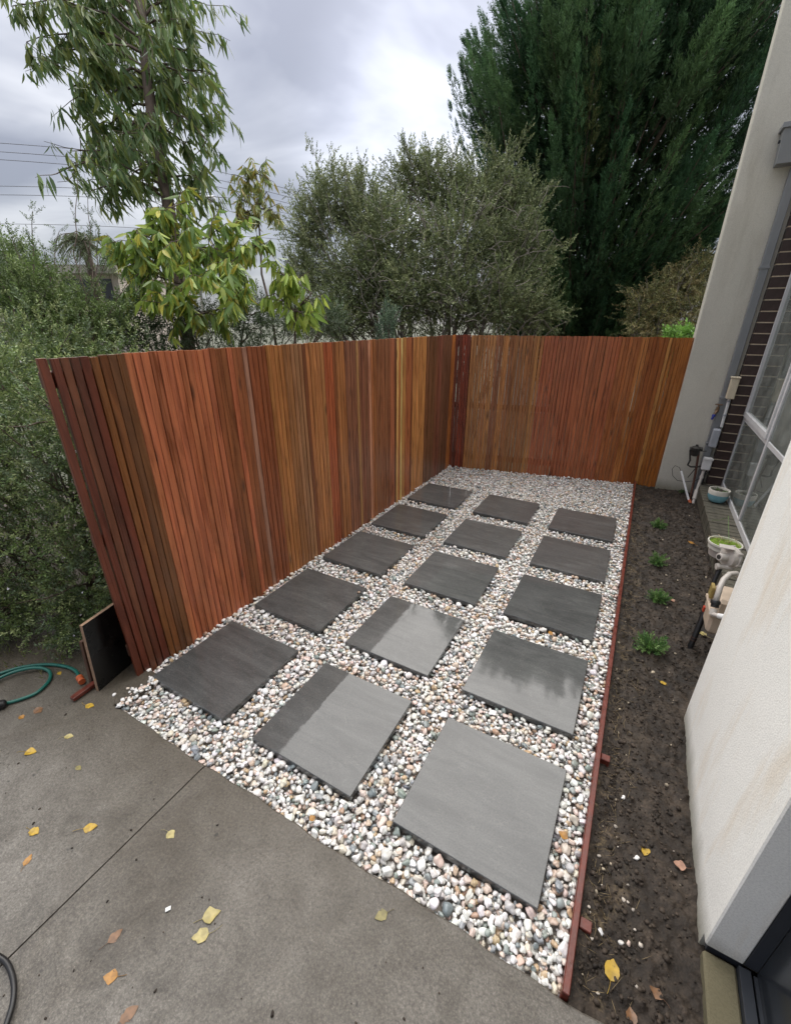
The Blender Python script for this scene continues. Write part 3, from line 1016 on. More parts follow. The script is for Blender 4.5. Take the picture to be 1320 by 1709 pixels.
lf_ = onz(1021, 1618, -.03); far_ = np.hypot(pos[:, 0] - lf_[0], pos[:, 1] - lf_[1]) < .06; pos[far_, 1] += .2
pos[:, 2] = [soil_z(x, y) + .003 for x, y, _ in pos]
T_ = rotm(rng.uniform(0, 6, n), rng.normal(0, .3, n), rng.normal(0, .3, n)) * (rng.uniform(.003, .009, n)[:, None] * np.array([1, .75, .6]))[:, None, :]
v_, f_, c_ = scatter(md, T_, pos, np.array([.62, .55, .47]) * rng.uniform(.5, 1.1, (n, 1)))
tag(mesh_np("stone_bits", v_, f_, k_, c_, True), "small stone bits spilled over the soil by the edging", "stones", kind="stuff")
p = onz(599, 990, 0)
o = bpy.data.objects.new("stray_pebble", shapes[5]); o.location = (p[0], p[1], .007); o.scale = (.011, .009, .008); o.color = (.38, .27, .19, 1); link(o)
tag(o, "brown pebble lying on the corner of a paver beside the long fence", "pebble")
p = onz(199, 1178, 0)
o = bpy.data.objects.new("spilled_pebble", shapes[3]); o.location = (p[0], p[1], 0.0); o.scale = (.016, .012, .009); o.color = (.8, .79, .78, 1); link(o)
tag(o, "lone white pebble lying on the concrete by the fence end", "pebble")

# ------------------------------------------------------------------ the house
def onx(px, py, x):
    v = ray(px, py)
    return C0 + v * ((x - C0[0]) / v[0])


def ony(px, py, y):
    v = ray(px, py)
    return C0 + v * ((y - C0[1]) / v[1])


house = empty("house", (2.28, 0.14, 0), "modern house side with rendered walls, dark brick pier and aluminium windows", "house")
# far fin wall
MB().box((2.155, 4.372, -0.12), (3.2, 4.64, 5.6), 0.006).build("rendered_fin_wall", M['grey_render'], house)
# near wall with its return
MB().box((2.280, 0.142, 0.012), (2.368, 1.052, 3.2), 0.004).build("rendered_wall", M['white_render'], house)
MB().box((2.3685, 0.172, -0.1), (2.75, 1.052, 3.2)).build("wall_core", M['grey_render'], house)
MB().box((2.290, 0.149, -0.02), (2.37, 0.17, 0.0105)).build("dark_gap_strip", M['darkalu'], house)  # dark strip standing in for the shade in the gap under the wall
MB().box((2.2815, 0.171, -0.1), (2.368, 1.051, 0.0115)).build("wall_footing", M['white_render'], house)
# brick pier beside the window
pier = empty("brick_pier", (2.578, 4.29, 0.1)); pier.parent = house
pier.location = Vector((2.578, 4.29, 0.1)) - house.location
me_b = None
bz, pitch_b = 0.112, 0.0882
MB().box((2.5795, 4.2915, 0.09), (2.6975, 4.372, 3.4)).build("mortar", M['mortar'], pier)
for i in range(37):
    z0 = bz + i * pitch_b
    if me_b is None:
        q = MB().box((0, 0, 0), (0.1215, 0.083, pitch_b - 0.0095), 0.0015)
        me_b = bpy.data.meshes.new("brick"); me_b.from_pydata(q.v, [], q.f); me_b.materials.append(M['brick'])
    o = bpy.data.objects.new("brick", me_b)
    o.location = Vector((2.577 + rng.normal(0, .0007), 4.2885 + rng.normal(0, .0007), z0)) - Vector((2.578, 4.29, 0.1))
    link(o, pier)
# sill of bricks on edge under the window
sill = empty("brick_sill", (2.515, 1.06, 0)); sill.parent = house
sill.location = Vector((2.515, 1.06, 0)) - house.location
MB().box((2.519, 1.06, -0.12), (2.76, 4.366, 0.103)).build("mortar_bed", M['earth'], sill)
me_s = []
for v in range(4):
    q = MB().box((0, 0, 0), (0.2, 0.069 - 0.002 * v, 0.12), 0.003)
    me = bpy.data.meshes.new("brick"); me.from_pydata(q.v, [], q.f); me.materials.append(M['mossy']); me_s.append(me)
for i in range(44):
    y = 1.062 + i * 0.0748
    if y + 0.07 > 4.37: break
    o = bpy.data.objects.new("brick", me_s[i % 4])
    o.location = Vector((2.513 + rng.normal(0, .0012), y, -0.011 + rng.normal(0, .001))) - Vector((2.515, 1.06, 0))
    o.rotation_euler = (rng.normal(0, .008), rng.normal(0, .006), rng.normal(0, .008))
    link(o, sill)
# window wall
WX = 2.700
win = empty("window", (WX, 4.28, 0.1)); win.parent = house
win.location = Vector((WX, 4.28, 0.1)) - house.location
fm = MB()
WY0, WY1, WZ0, WZ1 = 1.06, 4.286, 0.110, 2.45
ym = [3.235, 2.15]
fm.box((WX, WY1 - 0.030, WZ0), (WX + 0.07, WY1, WZ1), .002)
fm.box((WX, WY0, WZ0), (WX + 0.07, WY1 - 0.031, WZ0 + 0.05), .002)
fm.box((WX, WY0, WZ1 - 0.05), (WX + 0.07, WY1 - 0.031, WZ1), .002)
for y in ym:
    fm.box((WX - 0.002, y - 0.019, WZ0 + 0.051), (WX + 0.068, y + 0.019, WZ1 - 0.051), .002)
fm.build("frame", M['alu'], win)
tm = MB()
for y0, y1 in ((ym[0] + .027, WY1 - .031), (ym[1] + .027, ym[0] - .027), (WY0, ym[1] - .027)):
    tm.box((WX + 0.001, y0, 0.772), (WX + 0.066, y1, 0.808), .002)
tm.build("transom", M['alu'], win)
sm = MB()          # opening sash in the top light next to the brick
a0, a1, z0, z1 = ym[0] + .022, WY1 - .034, 0.811, WZ1 - 0.053
for bx_ in (((WX - .014, a0, z0), (WX + .02, a1, z0 + .045)), ((WX - .014, a0, z1 - .045), (WX + .02, a1, z1)), ((WX - .014, a0, z0 + .046), (WX + .02, a0 + .035, z1 - .046)), ((WX - .014, a1 - .035, z0 + .046), (WX + .02, a1, z1 - .046))):
    sm.box(*bx_, .002)
sm.build("sash", M['alu'], win)
for y0, y1, zz0, zz1 in ((a0 + .03, a1 - .03, z0 + .04, z1 - .04), (ym[0] + .02, WY1 - .04, WZ0 + .045, .77), (ym[1] + .02, ym[0] - .02, WZ0 + .045, .77), (ym[1] + .02, ym[0] - .02, .81, WZ1 - .045), (WY0, ym[1] - .02, WZ0 + .045, .77), (WY0, ym[1] - .02, .81, WZ1 - .045)):
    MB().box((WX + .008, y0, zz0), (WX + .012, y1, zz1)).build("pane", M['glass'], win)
cv, cf = [], []
for k in range(121):
    y = 1.12 + 3.1 * k / 120
    xx = 2.80 + .022 * math.sin(k * .9) + .008 * math.sin(k * 2.3)
    cv += [(xx, y, .16), (xx, y, 2.42)]
    if k: cf.append((2 * k - 2, 2 * k, 2 * k + 1, 2 * k - 1))
MB().add(cv, cf).build("lightening_curtain", simple("pale_lightening_cloth", (.72, .74, .68), .9, 0, .06, 3), house, True)  # pale curtain added behind the glass to lighten the panes
# room behind and wall over the window
MB().box((WX - .004, 1.053, WZ1 + .001), (WX + .2, 4.368, 3.3)).build("wall_over_window", M['grey_render'], house)
rm = MB()
rm.box((2.80, 1.05, -0.1), (5.6, 4.37, 0.02)); rm.build("room_floor", M['floor'], house)
MB().box((5.6, 0.9, -0.1), (5.75, 4.6, 3.3)).build("room_wall", M['inside'], house)
MB().box((2.80, 4.371 - .15, 0.021), (5.599, 4.37, 2.5)).build("room_wall", M['inside'], house)
MB().box((2.80, 0.93, 0.021), (5.599, 1.049, 2.5)).build("room_wall", M['inside'], house)
MB().box((2.76, 0.93, 2.501), (5.599, 4.37, 2.6)).build("room_ceiling", M['inside'], house)
# door beside the near wall, its sill
MB().box((2.2795, -2.8, -0.14), (2.3555, 0.1405, -0.004), 0.006).build("door_sill", m_render("sill_concrete", (0.13, 0.112, 0.07), (0.06, 0.055, 0.03), 7), house)
dr = empty("sliding_door", (2.37, -1.3, 0)); dr.parent = house
dr.location = Vector((2.37, -1.3, 0)) - house.location
df = MB()
df.box((2.357, -2.8, -0.10), (2.384, 0.139, 0.010), .001).box((2.392, -2.8, -0.10), (2.43, 0.139, 0.0), .001)
df.box((2.3695, 0.144, 0.011), (2.40, 0.17, 2.3), .001)
df.box((2.37, -2.8, 2.2), (2.43, 0.139, 2.3), .001)
df.build("frame", M['darkalu'], dr)
MB().box((2.400, -2.8, 0.001), (2.41, 0.143, 2.199)).build("pane", M['darkglass'], dr)
MB().box((2.42, -2.9, -0.1), (2.75, 0.171, 3.2)).build("wall_core", M['darkglass'], house)
# downpipe with rainhead
dp = empty("downpipe", (2.50, 4.33, 0)); dp.parent = house
dp.location = Vector((2.50, 4.33, 0)) - house.location
MB().box((2.484, 4.318, -0.09), (2.546, 4.370, 2.72), .004).build("pipe", M['pipe'], dp)
for z in (2.02, 0.94, 0.5):
    MB().box((2.478, 4.312, z), (2.552, 4.3705, z + .022), .002).build("bracket", M['pipe'], dp)
rh = MB().add([(2.375, 4.25, 2.735), (2.60, 4.25, 2.735), (2.60, 4.371, 2.735), (2.375, 4.371, 2.735), (2.36, 4.235, 2.95), (2.615, 4.235, 2.95), (2.615, 4.371, 2.95), (2.36, 4.371, 2.95)],
              [(0, 3, 2, 1), (4, 5, 6, 7), (0, 1, 5, 4), (1, 2, 6, 5), (2, 3, 7, 6), (3, 0, 4, 7)])
rh.box((2.345, 4.22, 2.951), (2.63, 4.371, 2.985), .002)
rh.build("rainhead", M['pipe'], dp)
MB().tube([(2.367, 4.30, 2.885), (2.352, 4.30, 2.885)], 0.011, 10).build("overflow_spout", M['darkalu'], dp)

# ------------------------------------------------------------------ services on the wall
t = empty("garden_tap", ony(1193, 690, 4.34), "brass garden tap with blue hose fitting on the rendered wall", "tap")
q = MB().tube([(2.487, 4.372, .83), (2.487, 4.30, .83), (2.478, 4.285, .822), (2.470, 4.28, .80)], [.013, .013, .012, .011], 10)
q.tube([(2.487, 4.31, .83), (2.487, 4.31, .868)], .014, 10); q.build("body", M['brass'], t, 'auto')
MB().tube([(2.487, 4.31, .868), (2.487, 4.31, .888)], .006, 8).tube([(2.457, 4.31, .891), (2.517, 4.31, .891)], .006, 8).build("handle", M['brass'], t, 'auto')
MB().lathe((2.470, 4.28, .80), (-.2, -.15, -1), [(.013, 0), (.015, .006), (.015, .02), (.010, .022), (.010, .045), (.013, .046), (.006, .05)], 12).build("hose_fitting", M['blue'], t, 'auto')

t = empty("meter_box", (2.545, 4.29, .96), "cream plastic box on the brick pier, topmost of three boxes", "service box")
MB().box((2.512, 4.215, .958), (2.574, 4.286, 1.14), .006).build("body", M['cream'], t)
MB().box((2.506, 4.208, 1.1405), (2.578, 4.288, 1.155), .003).build("lid", M['cream'], t)
t = empty("junction_box", (2.54, 4.28, .49), "blue grey junction box between the cream box and the white box", "service box")
MB().box((2.496, 4.235, .492), (2.558, 4.29, .672), .008).build("body", M['boxgrey'], t)
MB().box((2.500, 4.228, .50), (2.554, 4.2345, .664), .003).build("cover", M['boxgrey'], t)
t = empty("junction_box", (2.54, 4.28, .27), "white junction box low on the wall above the lower conduits", "service box")
MB().box((2.488, 4.215, .268), (2.562, 4.285, .388), .006).build("body", M['white'], t)
MB().box((2.484, 4.207, .372), (2.566, 4.2145, .392), .002).build("cover", M['white'], t)
t = empty("conduit", (2.545, 4.27, .68), "short white conduit joining the cream box and grey box", "conduit")
MB().tube([(2.553, 4.27, .69), (2.550, 4.27, .80)], .0125, 10).build("pipe", M['white'], t, 'auto')
MB().tube([(2.550, 4.27, .805), (2.546, 4.27, .957)], .0125, 10).build("pipe", M['white'], t, 'auto')
MB().tube([(2.5503, 4.27, .795), (2.5499, 4.27, .812)], .0155, 10).build("coupling", M['boxgrey'], t, 'auto'); MB().tube([(2.5455, 4.27, .925), (2.5455, 4.27, .94)], .0155, 10).build("coupling", M['boxgrey'], t, 'auto')
t = empty("conduit", (2.53, 4.24, -.06), "grey conduit dropping from the white box into the soil", "conduit")
MB().tube([(2.52, 4.25, .267), (2.505, 4.2, .06), (2.495, 4.11, -.07)], .0135, 10).build("pipe", M['palegrey'], t, 'auto')
MB().tube([(2.505, 4.2, .06), (2.4985, 4.145, -.02)], .019, 10).build("coupling", M['palegrey'], t, 'auto'); MB().tube([(2.516, 4.235, .20), (2.514, 4.23, .18)], .018, 10).build("coupling", M['palegrey'], t, 'auto')
MB().tube([(2.54, 4.25, .267), (2.535, 4.235, .19), (2.545, 4.25, .10)], .006, 6).build("cable", M['black'], t, 'auto')
t = empty("cable_conduit", (2.42, 4.2, -.06), "leaning white conduit with a black cable loop and orange bend", "conduit")
P0, P1 = ony(1136, 786, 4.24), ony(1149, 836, 4.13)
MB().tube([P1, P0], .0105, 10).build("pipe", M['white'], t, 'auto')
e0 = P1 + np.array([0, 0, .012])
MB().tube([e0, ony(1152, 844, 4.10), ony(1150, 853, 4.06), ony(1147, 862, 4.04)], .0155, 10).build("bend", M['orange'], t, 'auto')
MB().tube([ony(*a, 4.25) for a in ((1137, 788), (1133, 780), (1126, 777), (1121, 783), (1122, 794), (1130, 802), (1145, 804), (1160, 802), (1174, 795), (1181, 788))], .0028, 6).build("cable", M['black'], t, 'auto')
t = empty("pressure_valve", (2.41, 4.25, .3), "dark weathered valve on copper pipes against the rendered wall", "valve")
c1 = ony(1160, 752, 4.26)
q = MB().lathe(c1 + np.array([0, 0, -.055]), (0, 0, 1), [(.02, 0), (.034, .01), (.038, .05), (.045, .06), (.045, .085), (.03, .095), (.012, .10), (.012, .115)], 14)
q.tube([c1 + np.array([-.05, 0, .01]), c1 + np.array([.055, 0, .02])], .022, 10); q.build("body", M['oldmetal'], t, 'auto')
MB().tube([c1 + np.array([-.045, -.005, 0]), ony(1151, 768, 4.255), ony(1147, 776, 4.25), ony(1152, 779, 4.25), ony(1174, 779, 4.27)], .0085, 8).build("bypass_pipe", M['oldmetal'], t, 'auto')
MB().tube([c1 + np.array([.03, 0, -.01]), ony(1160, 790, 4.26), ony(1152, 828, 4.2), ony(1149, 842, 4.16)], .0105, 8).build("riser", M['copper'], t, 'auto')
MB().tube([c1 + np.array([.04, 0, .0]), ony(1179, 753, 4.26)], .004, 6).build("lever", M['oldmetal'], t, 'auto')
MB().tube([ony(1147, 797, 4.26), ony(1158, 784, 4.26), ony(1169, 776, 4.3)], .004, 6).build("bracket", M['oldmetal'], t, 'auto')


# pots
def pot(name, label, c, prof, mats, soilr, soilz):
    t = empty(name, c, label, "plant pot")
    MB().lathe(c, (0, 0, 1), prof[0], 28).build("body", mats[0], t, 'auto')
    MB().lathe(c, (0, 0, 1), prof[1], 28).build("rim", mats[1], t, 'auto')
    # uneven soil / moss disc
    q = MB(); V = [(c[0], c[1], c[2] + soilz + .006)]; F = []
    for k_ in range(1, 5):
        for j in range(20):
            a = 2 * math.pi * j / 20
            V.append((c[0] + soilr * k_ / 4 * math.cos(a), c[1] + soilr * k_ / 4 * math.sin(a), c[2] + soilz + rng.normal(0, .003)))
    for j in range(20): F.append((0, 1 + j, 1 + (j + 1) % 20))
    for k_ in range(3):
        for j in range(20):
            F.append((1 + k_ * 20 + j, 1 + (k_ + 1) * 20 + j, 1 + (k_ + 1) * 20 + (j + 1) % 20, 1 + k_ * 20 + (j + 1) % 20))
    q.add(V, F).build("potting_soil" if mats[2] is M['earth'] else "moss", mats[2], t, 'auto')
    return t


c = (2.612, 3.77, 0.112)
t = pot("plant_pot", "small glazed pot, white above pale blue, on the brick sill", c, ([(.045, 0), (.062, .012), (.076, .045), (.080, .075)], [(.0805, .075), (.082, .105), (.080, .118), (.073, .118), (.071, .08)]), (M['pot_blue'], M['pot_white'], M['earth']), .0715, .10)
q = MB()
for j in range(14):
    a, r0 = rng.uniform(0, 6.28), rng.uniform(.01, .06)
    p = np.array([c[0] + r0 * math.cos(a), c[1] + r0 * math.sin(a), c[2] + .1]); d = np.array([rng.normal(0, .02), rng.normal(0, .02), rng.uniform(.012, .04)])
    q.add([p + [-.004, 0, 0], p + [.004, 0, 0], p + d], [(0, 1, 2)])
q.build("seedling", simple("seedling_green", (.08, .16, .03), .5), t)
pc = onx(1210, 905, 2.532)
c = (pc[0], pc[1], 0.112)
hh = pc[2] - 0.112
print("moss pot", c, hh)
t = pot("plant_pot", "pale pot filled with bright green moss behind the gas meter", c, ([(.074, 0), (.081, hh * .4), (.094, hh - .018)], [(.096, hh - .018), (.100, hh - .014), (.100, hh), (.093, hh), (.091, hh - .05)]), (M['pot_pink'], M['pot_white'], M['moss']), .0925, hh - .012)
q = MB()
for j in range(7):
    a = rng.uniform(0, 6.28)
    p = np.array([c[0] - .01 + .03 * math.cos(a), c[1] + .02 + .03 * math.sin(a), pc[2] - .01])
    q.tube([p, p + [rng.normal(0, .03), rng.normal(0, .03), rng.uniform(.03, .06)], p + [rng.normal(0, .05), rng.normal(0, .05), rng.uniform(.0, .03)]], .0016, 5)
q.build("dry_stems", simple("dry_stem", (.42, .34, .2), .7), t)
MB().tube([onx(*a, 2.54) for a in ((1178, 866), (1188, 868), (1200, 868), (1210, 865), (1215, 861)) ] + [onx(1215, 880, 2.54), onx(1216, 902, 2.535)], .0016, 6).build("green_stem", simple("green_stem", (.12, .22, .06), .5), t)

# gas meter
g0 = (2.35, 1.515)
t = empty("gas_meter", (2.45, 1.6, 0.13), "beige gas meter with grey regulator and looped pipe beside the sill", "gas meter")
MB().box((2.352, 1.517, .135), (2.57, 1.72, .245), .014).build("body_lower", M['beige'], t)
MB().box((2.362, 1.528, .2455), (2.57, 1.71, .335), .016).build("body_upper", M['beige'], t)
MB().box((2.345, 1.51, .236), (2.575, 1.727, .254), .004).build("seam_flange", M['beige'], t)
MB().box((2.40, 1.516, .262), (2.47, 1.5275, .33), .006).build("index_cover", M['beige'], t)
MB().box((2.346, 1.64, .27), (2.3615, 1.70, .338), .003).build("badge", simple("mossy_badge", (.30, .22, .07), .6), t)
MB().tube([at(1194, 1004, 2.06), at(1201, 980, 2.07), at(1207, 967, 2.09), at(1217, 958, 2.10), at(1228, 957, 2.12), at(1235, 965, 2.13), at(1236, 984, 2.13)], .0125, 12).build("loop_pipe", M['palegrey'], t, True)
MB().lathe(at(1194, 1002, 2.06), at(1192, 1012, 2.06) - at(1194, 1002, 2.06), [(.019, 0), (.021, .004), (.021, .016), (.017, .018), (.017, .034)], 14).build("union_nut", M['black'], t, 'auto')
MB().lathe(at(1235, 982, 2.13), (0, 0, -1), [(.018, 0), (.02, .004), (.02, .018), (.016, .02), (.016, .05)], 14).build("union_nut", M['black'], t, 'auto')
MB().tube([at(1191, 1016, 2.06), at(1188, 1026, 2.06)], .0155, 12).tube([at(1188, 1025, 2.06), at(1199, 1028, 2.02)], .011, 10).build("elbow", M['palegrey'], t, 'auto')
MB().tube([at(1199, 1028, 2.02), at(1232, 1035, 1.93)], .0135, 12).build("pipe", M['white'], t, 'auto')
rc = onx(1214, 930, 2.43)
ax_ = np.array([-.80, -.58, .10])
MB().lathe(rc - ax_ * .03 / np.linalg.norm(ax_), ax_, [(.03, -.03), (.045, -.012), (.058, 0), (.064, .004), (.064, .014), (.058, .018), (.056, .030), (.050, .040), (.030, .044), (.027, .046), (.022, .085), (.019, .088)], 26).build("regulator", M['palegrey'], t, 'auto')
MB().lathe(rc + np.array([-.012, -.03, -.052]), np.array([-.95, -.2, -.05]), [(.014, -.04), (.014, .02), (.019, .022), (.019, .034)], 14).build("regulator_inlet", M['palegrey'], t, 'auto')
MB().box(rc + np.array([-.055, -.03, .058]), rc + np.array([.015, .02, .066]), .003).build("regulator_vent", M['palegrey'], t)
pb = onz(1150, 1082, -.04)
MB().tube([pb, pb + [.012, .03, .12], pb + [.03, .10, .23]], .0145, 10).build("riser", M['black'], t, 'auto')
MB().tube([rc + np.array([-.02, -.02, -.05]), rc + np.array([-.035, -.06, -.12]), rc + np.array([-.04, -.10, -.2])], .013, 10).build("riser", M['black'], t, 'auto')
w1 = pb + np.array([.005, .012, .05]); w2 = pb + np.array([.0067, .016, .066])
MB().tube([w1, w1 + [.0003, .0007, .003]], .0155, 10).build("wire_tie", M['copper'], t, 'auto'); MB().tube([w2, w2 + [.0003, .0007, .003]], .0155, 10).build("wire_tie", M['copper'], t, 'auto')
for k_i in range(6):
    a_ = k_i * math.pi / 3 + .3
    e1 = nz(np.cross(ax_, [0, 0, 1.0])); e2 = np.cross(e1, nz(ax_))
    pp_ = rc - nz(ax_) * .018 + (e1 * math.cos(a_) + e2 * math.sin(a_)) * .064
    MB().tube([pp_ - nz(ax_) * .012, pp_ + nz(ax_) * .012], .0065, 6).build("flange_bolt", M['palegrey'], t)
MB().tube([rc + nz(ax_) * .056, rc + nz(ax_) * .060], .0125, 12).build("cap_plug", M['oldmetal'], t)
MB().box((2.43, 1.505, .272), (2.462, 1.5155, .30), .001).build("dial_window", M['darkglass'], t)
MB().box((2.343, 1.66, .17), (2.3515, 1.685, .20), .002).build("red_tag", simple("red_tag", (.45, .05, .02), .5), t)

# ------------------------------------------------------------------ things by the fence end
a, b_ = onz(138, 1045, .372), onz(186, 1012, .372)
d = (b_ - a); d[2] = 0; d /= np.linalg.norm(d)
nrm_ = np.array([d[1], -d[0], 0])
foot = onz(166, 1154, -.008)
topc = a
L_ = 0.46
V = []
for (s_, z_) in ((0, 0), (L_, 0), (L_, 1), (0, 1)):
    base_ = foot if z_ == 0 else topc
    V.append(base_ + d * s_)
t = empty("formply_panel", foot, "black faced plywood offcut standing behind the end of the fence", "board")
th = .0085
Vf = [v + nrm_ * 0.001 for v in V]; Vb = [v - nrm_ * th * 2 for v in V]
MB().add(Vf + [v - nrm_ * .0015 for v in Vf], [(0, 1, 2, 3), (7, 6, 5, 4), (0, 4, 5, 1), (1, 5, 6, 2), (2, 6, 7, 3), (3, 7, 4, 0)]).build("black_face", M['formply'], t)
V0 = [v - nrm_ * .0006 for v in V]
MB().add(V0 + Vb, [(0, 1, 2, 3), (7, 6, 5, 4), (0, 4, 5, 1), (1, 5, 6, 2), (2, 6, 7, 3), (3, 7, 4, 0)]).build("ply_core", M['plyedge'], t)
fo = onz(155, 1142, -.008); to = onz(137, 1072, .27)
q = MB()
VV_ = [fo, fo + d * .3, to + d * .3, to]
VB_ = [v - nrm_ * .016 for v in VV_]
o = MB().add(VV_ + VB_, [(0, 1, 2, 3), (7, 6, 5, 4), (0, 4, 5, 1), (1, 5, 6, 2), (2, 6, 7, 3), (3, 7, 4, 0)]).build("timber_offcut", M['oldwood'])
tag(o, "brown timber offcut standing behind the black panel", "board")
p, q_ = onz(121, 1168, .006), onz(163, 1138, .006)
dd = q_ - p; Lr = np.linalg.norm(dd); dd /= Lr
o = MB().obox((p + q_) / 2 + np.array([0, 0, .003]), dd * (Lr / 2), np.cross((0, 0, 1), dd) * .013, np.array([0, 0, .010]), .002).build("timber_offcut", M['edging'])
tag(o, "short red stained timber offcut lying on the concrete by the hose connector", "board")


def smooth_path(pts, n=8):
    pts = [np.array(p, float) for p in pts]
    out = []
    m = len(pts)
    for i in range(m - 1):
        p0, p1, p2, p3 = pts[max(i - 1, 0)], pts[i], pts[i + 1], pts[min(i + 2, m - 1)]
        for k in range(n):
            t = k / n
            out.append(0.5 * ((2 * p1) + (-p0 + p2) * t + (2 * p0 - 5 * p1 + 4 * p2 - p3) * t * t + (-p0 + 3 * p1 - 3 * p2 + p3) * t ** 3))
    out.append(pts[-1]); return out


t = empty("garden_hose", onz(60, 1140, 0), "green garden hose looped on the concrete with an orange connector", "hose")
pth = [onz(px, py, z) for px, py, z in ((134, 1131, .012), (126, 1119, .010), (108, 1112, .004), (80, 1109, .002), (45, 1112, .002), (10, 1121, .002), (-40, 1140, .002), (-75, 1170, .002), (-60, 1185, .003), (-30, 1150, .004), (10, 1127, .012), (45, 1116, .016), (70, 1115, .012), (84, 1122, .004), (82, 1137, .002), (62, 1156, .002), (35, 1167, .002), (10, 1174, .002))]
MB().tube(smooth_path(pth), .0078, 10).build("tube", M['hose'], t, True)
MB().lathe(onz(133, 1130, .012), onz(140, 1142, .012) - onz(133, 1130, .012), [(.011, -.004), (.015, 0), (.016, .016), (.012, .02), (.012, .032), (.015, .033), (.015, .045)], 14).build("connector", M['orange'], t, 'auto')
MB().lathe(onz(10, 1174, .010), onz(-6, 1178, .016) - onz(10, 1174, .010), [(.010, -.004), (.016, 0), (.020, .006), (.020, .034), (.014, .04)], 14).build("end_fitting", M['black'], t, 'auto')
o = MB().tube(smooth_path([onz(px, py, .004) for px, py in ((-30, 1580), (0, 1597), (14, 1610), (23, 1636), (23, 1668), (13, 1705), (-5, 1745), (-40, 1790))]), .0068, 10).build("black_hose", M['black'], smooth=True)
tag(o, "black hose curving over the concrete at the bottom corner", "hose")
o = MB().obox(onz(281, 1517, -.004), (.004, .006, 0), (-.004, .003, 0), (0, 0, .0015)).build("paper_chip", M['chip'])
tag(o, "tiny white chip lying alone on the concrete", "chip")

# ------------------------------------------------------------------ fallen leaves
def leaf_mesh(seed, col, spots):
    r = np.random.default_rng(seed)
    n = 7
    V = []; F = []
    Lh = 1.0; W = r.uniform(.30, .42)
    curl = r.uniform(-.25, .45); bend = r.uniform(-.3, .3)
    for i in range(n + 1):
        t = i / n
        w = W * (math.sin(math.pi * min(1, t ** 0.72)) ** 0.9) * (1 + .12 * r.normal()) + .004
        zc = bend * (t - .5) ** 2
        for k, u in enumerate((-1, -.5, 0, .5, 1)):
            V.append((u * w, t * Lh - .5, zc + curl * (u * w) ** 2 * 1.6 + r.normal(0, .012) + (0.0 if k != 2 else -.02)))
    for i in range(n):
        for k in range(4):
            a = i * 5 + k
            F.append((a, a + 1, a + 6, a + 5))
    b = len(V)
    sl = r.uniform(.4, .8); sx = r.normal(0, .15)
    for i in range(4):
        t = i / 3
        x = sx * t * t; y = -.5 - sl * t; z = .06 * math.sin(t * 2)
        V += [(x - .016, y, z), (x + .016, y, z), (x, y, z + .025)]
    for i in range(3):
        for k in range(3):
            F.append((b + i * 3 + k, b + i * 3 + (k + 1) % 3, b + i * 3 + 3 + (k + 1) % 3, b + i * 3 + 3 + k))
    zmin = min(v[2] for v in V)
    V = [(x, y, z - zmin) for x, y, z in V]
    me = bpy.data.meshes.new("fallen_leaf"); me.from_pydata(V, [], F); me.shade_smooth()
    return me


def m_dead(name, c, dark, amt):
    k = NT(name)
    v = k.coord("Object")
    n = k.noise(v, 5, 5, .6); n2 = k.noise(v, 2.2, 3)
    m_ = k.mix(c, [q * .6 for q in c], k.rng(n2, .35, .7, 0, 1))
    m_ = k.mix(m_, dark, k.rng(n, .68 - amt, .74 - amt, 0, .9))
    k.set(color=m_, rough=.4, spec=.5)
    return k.m


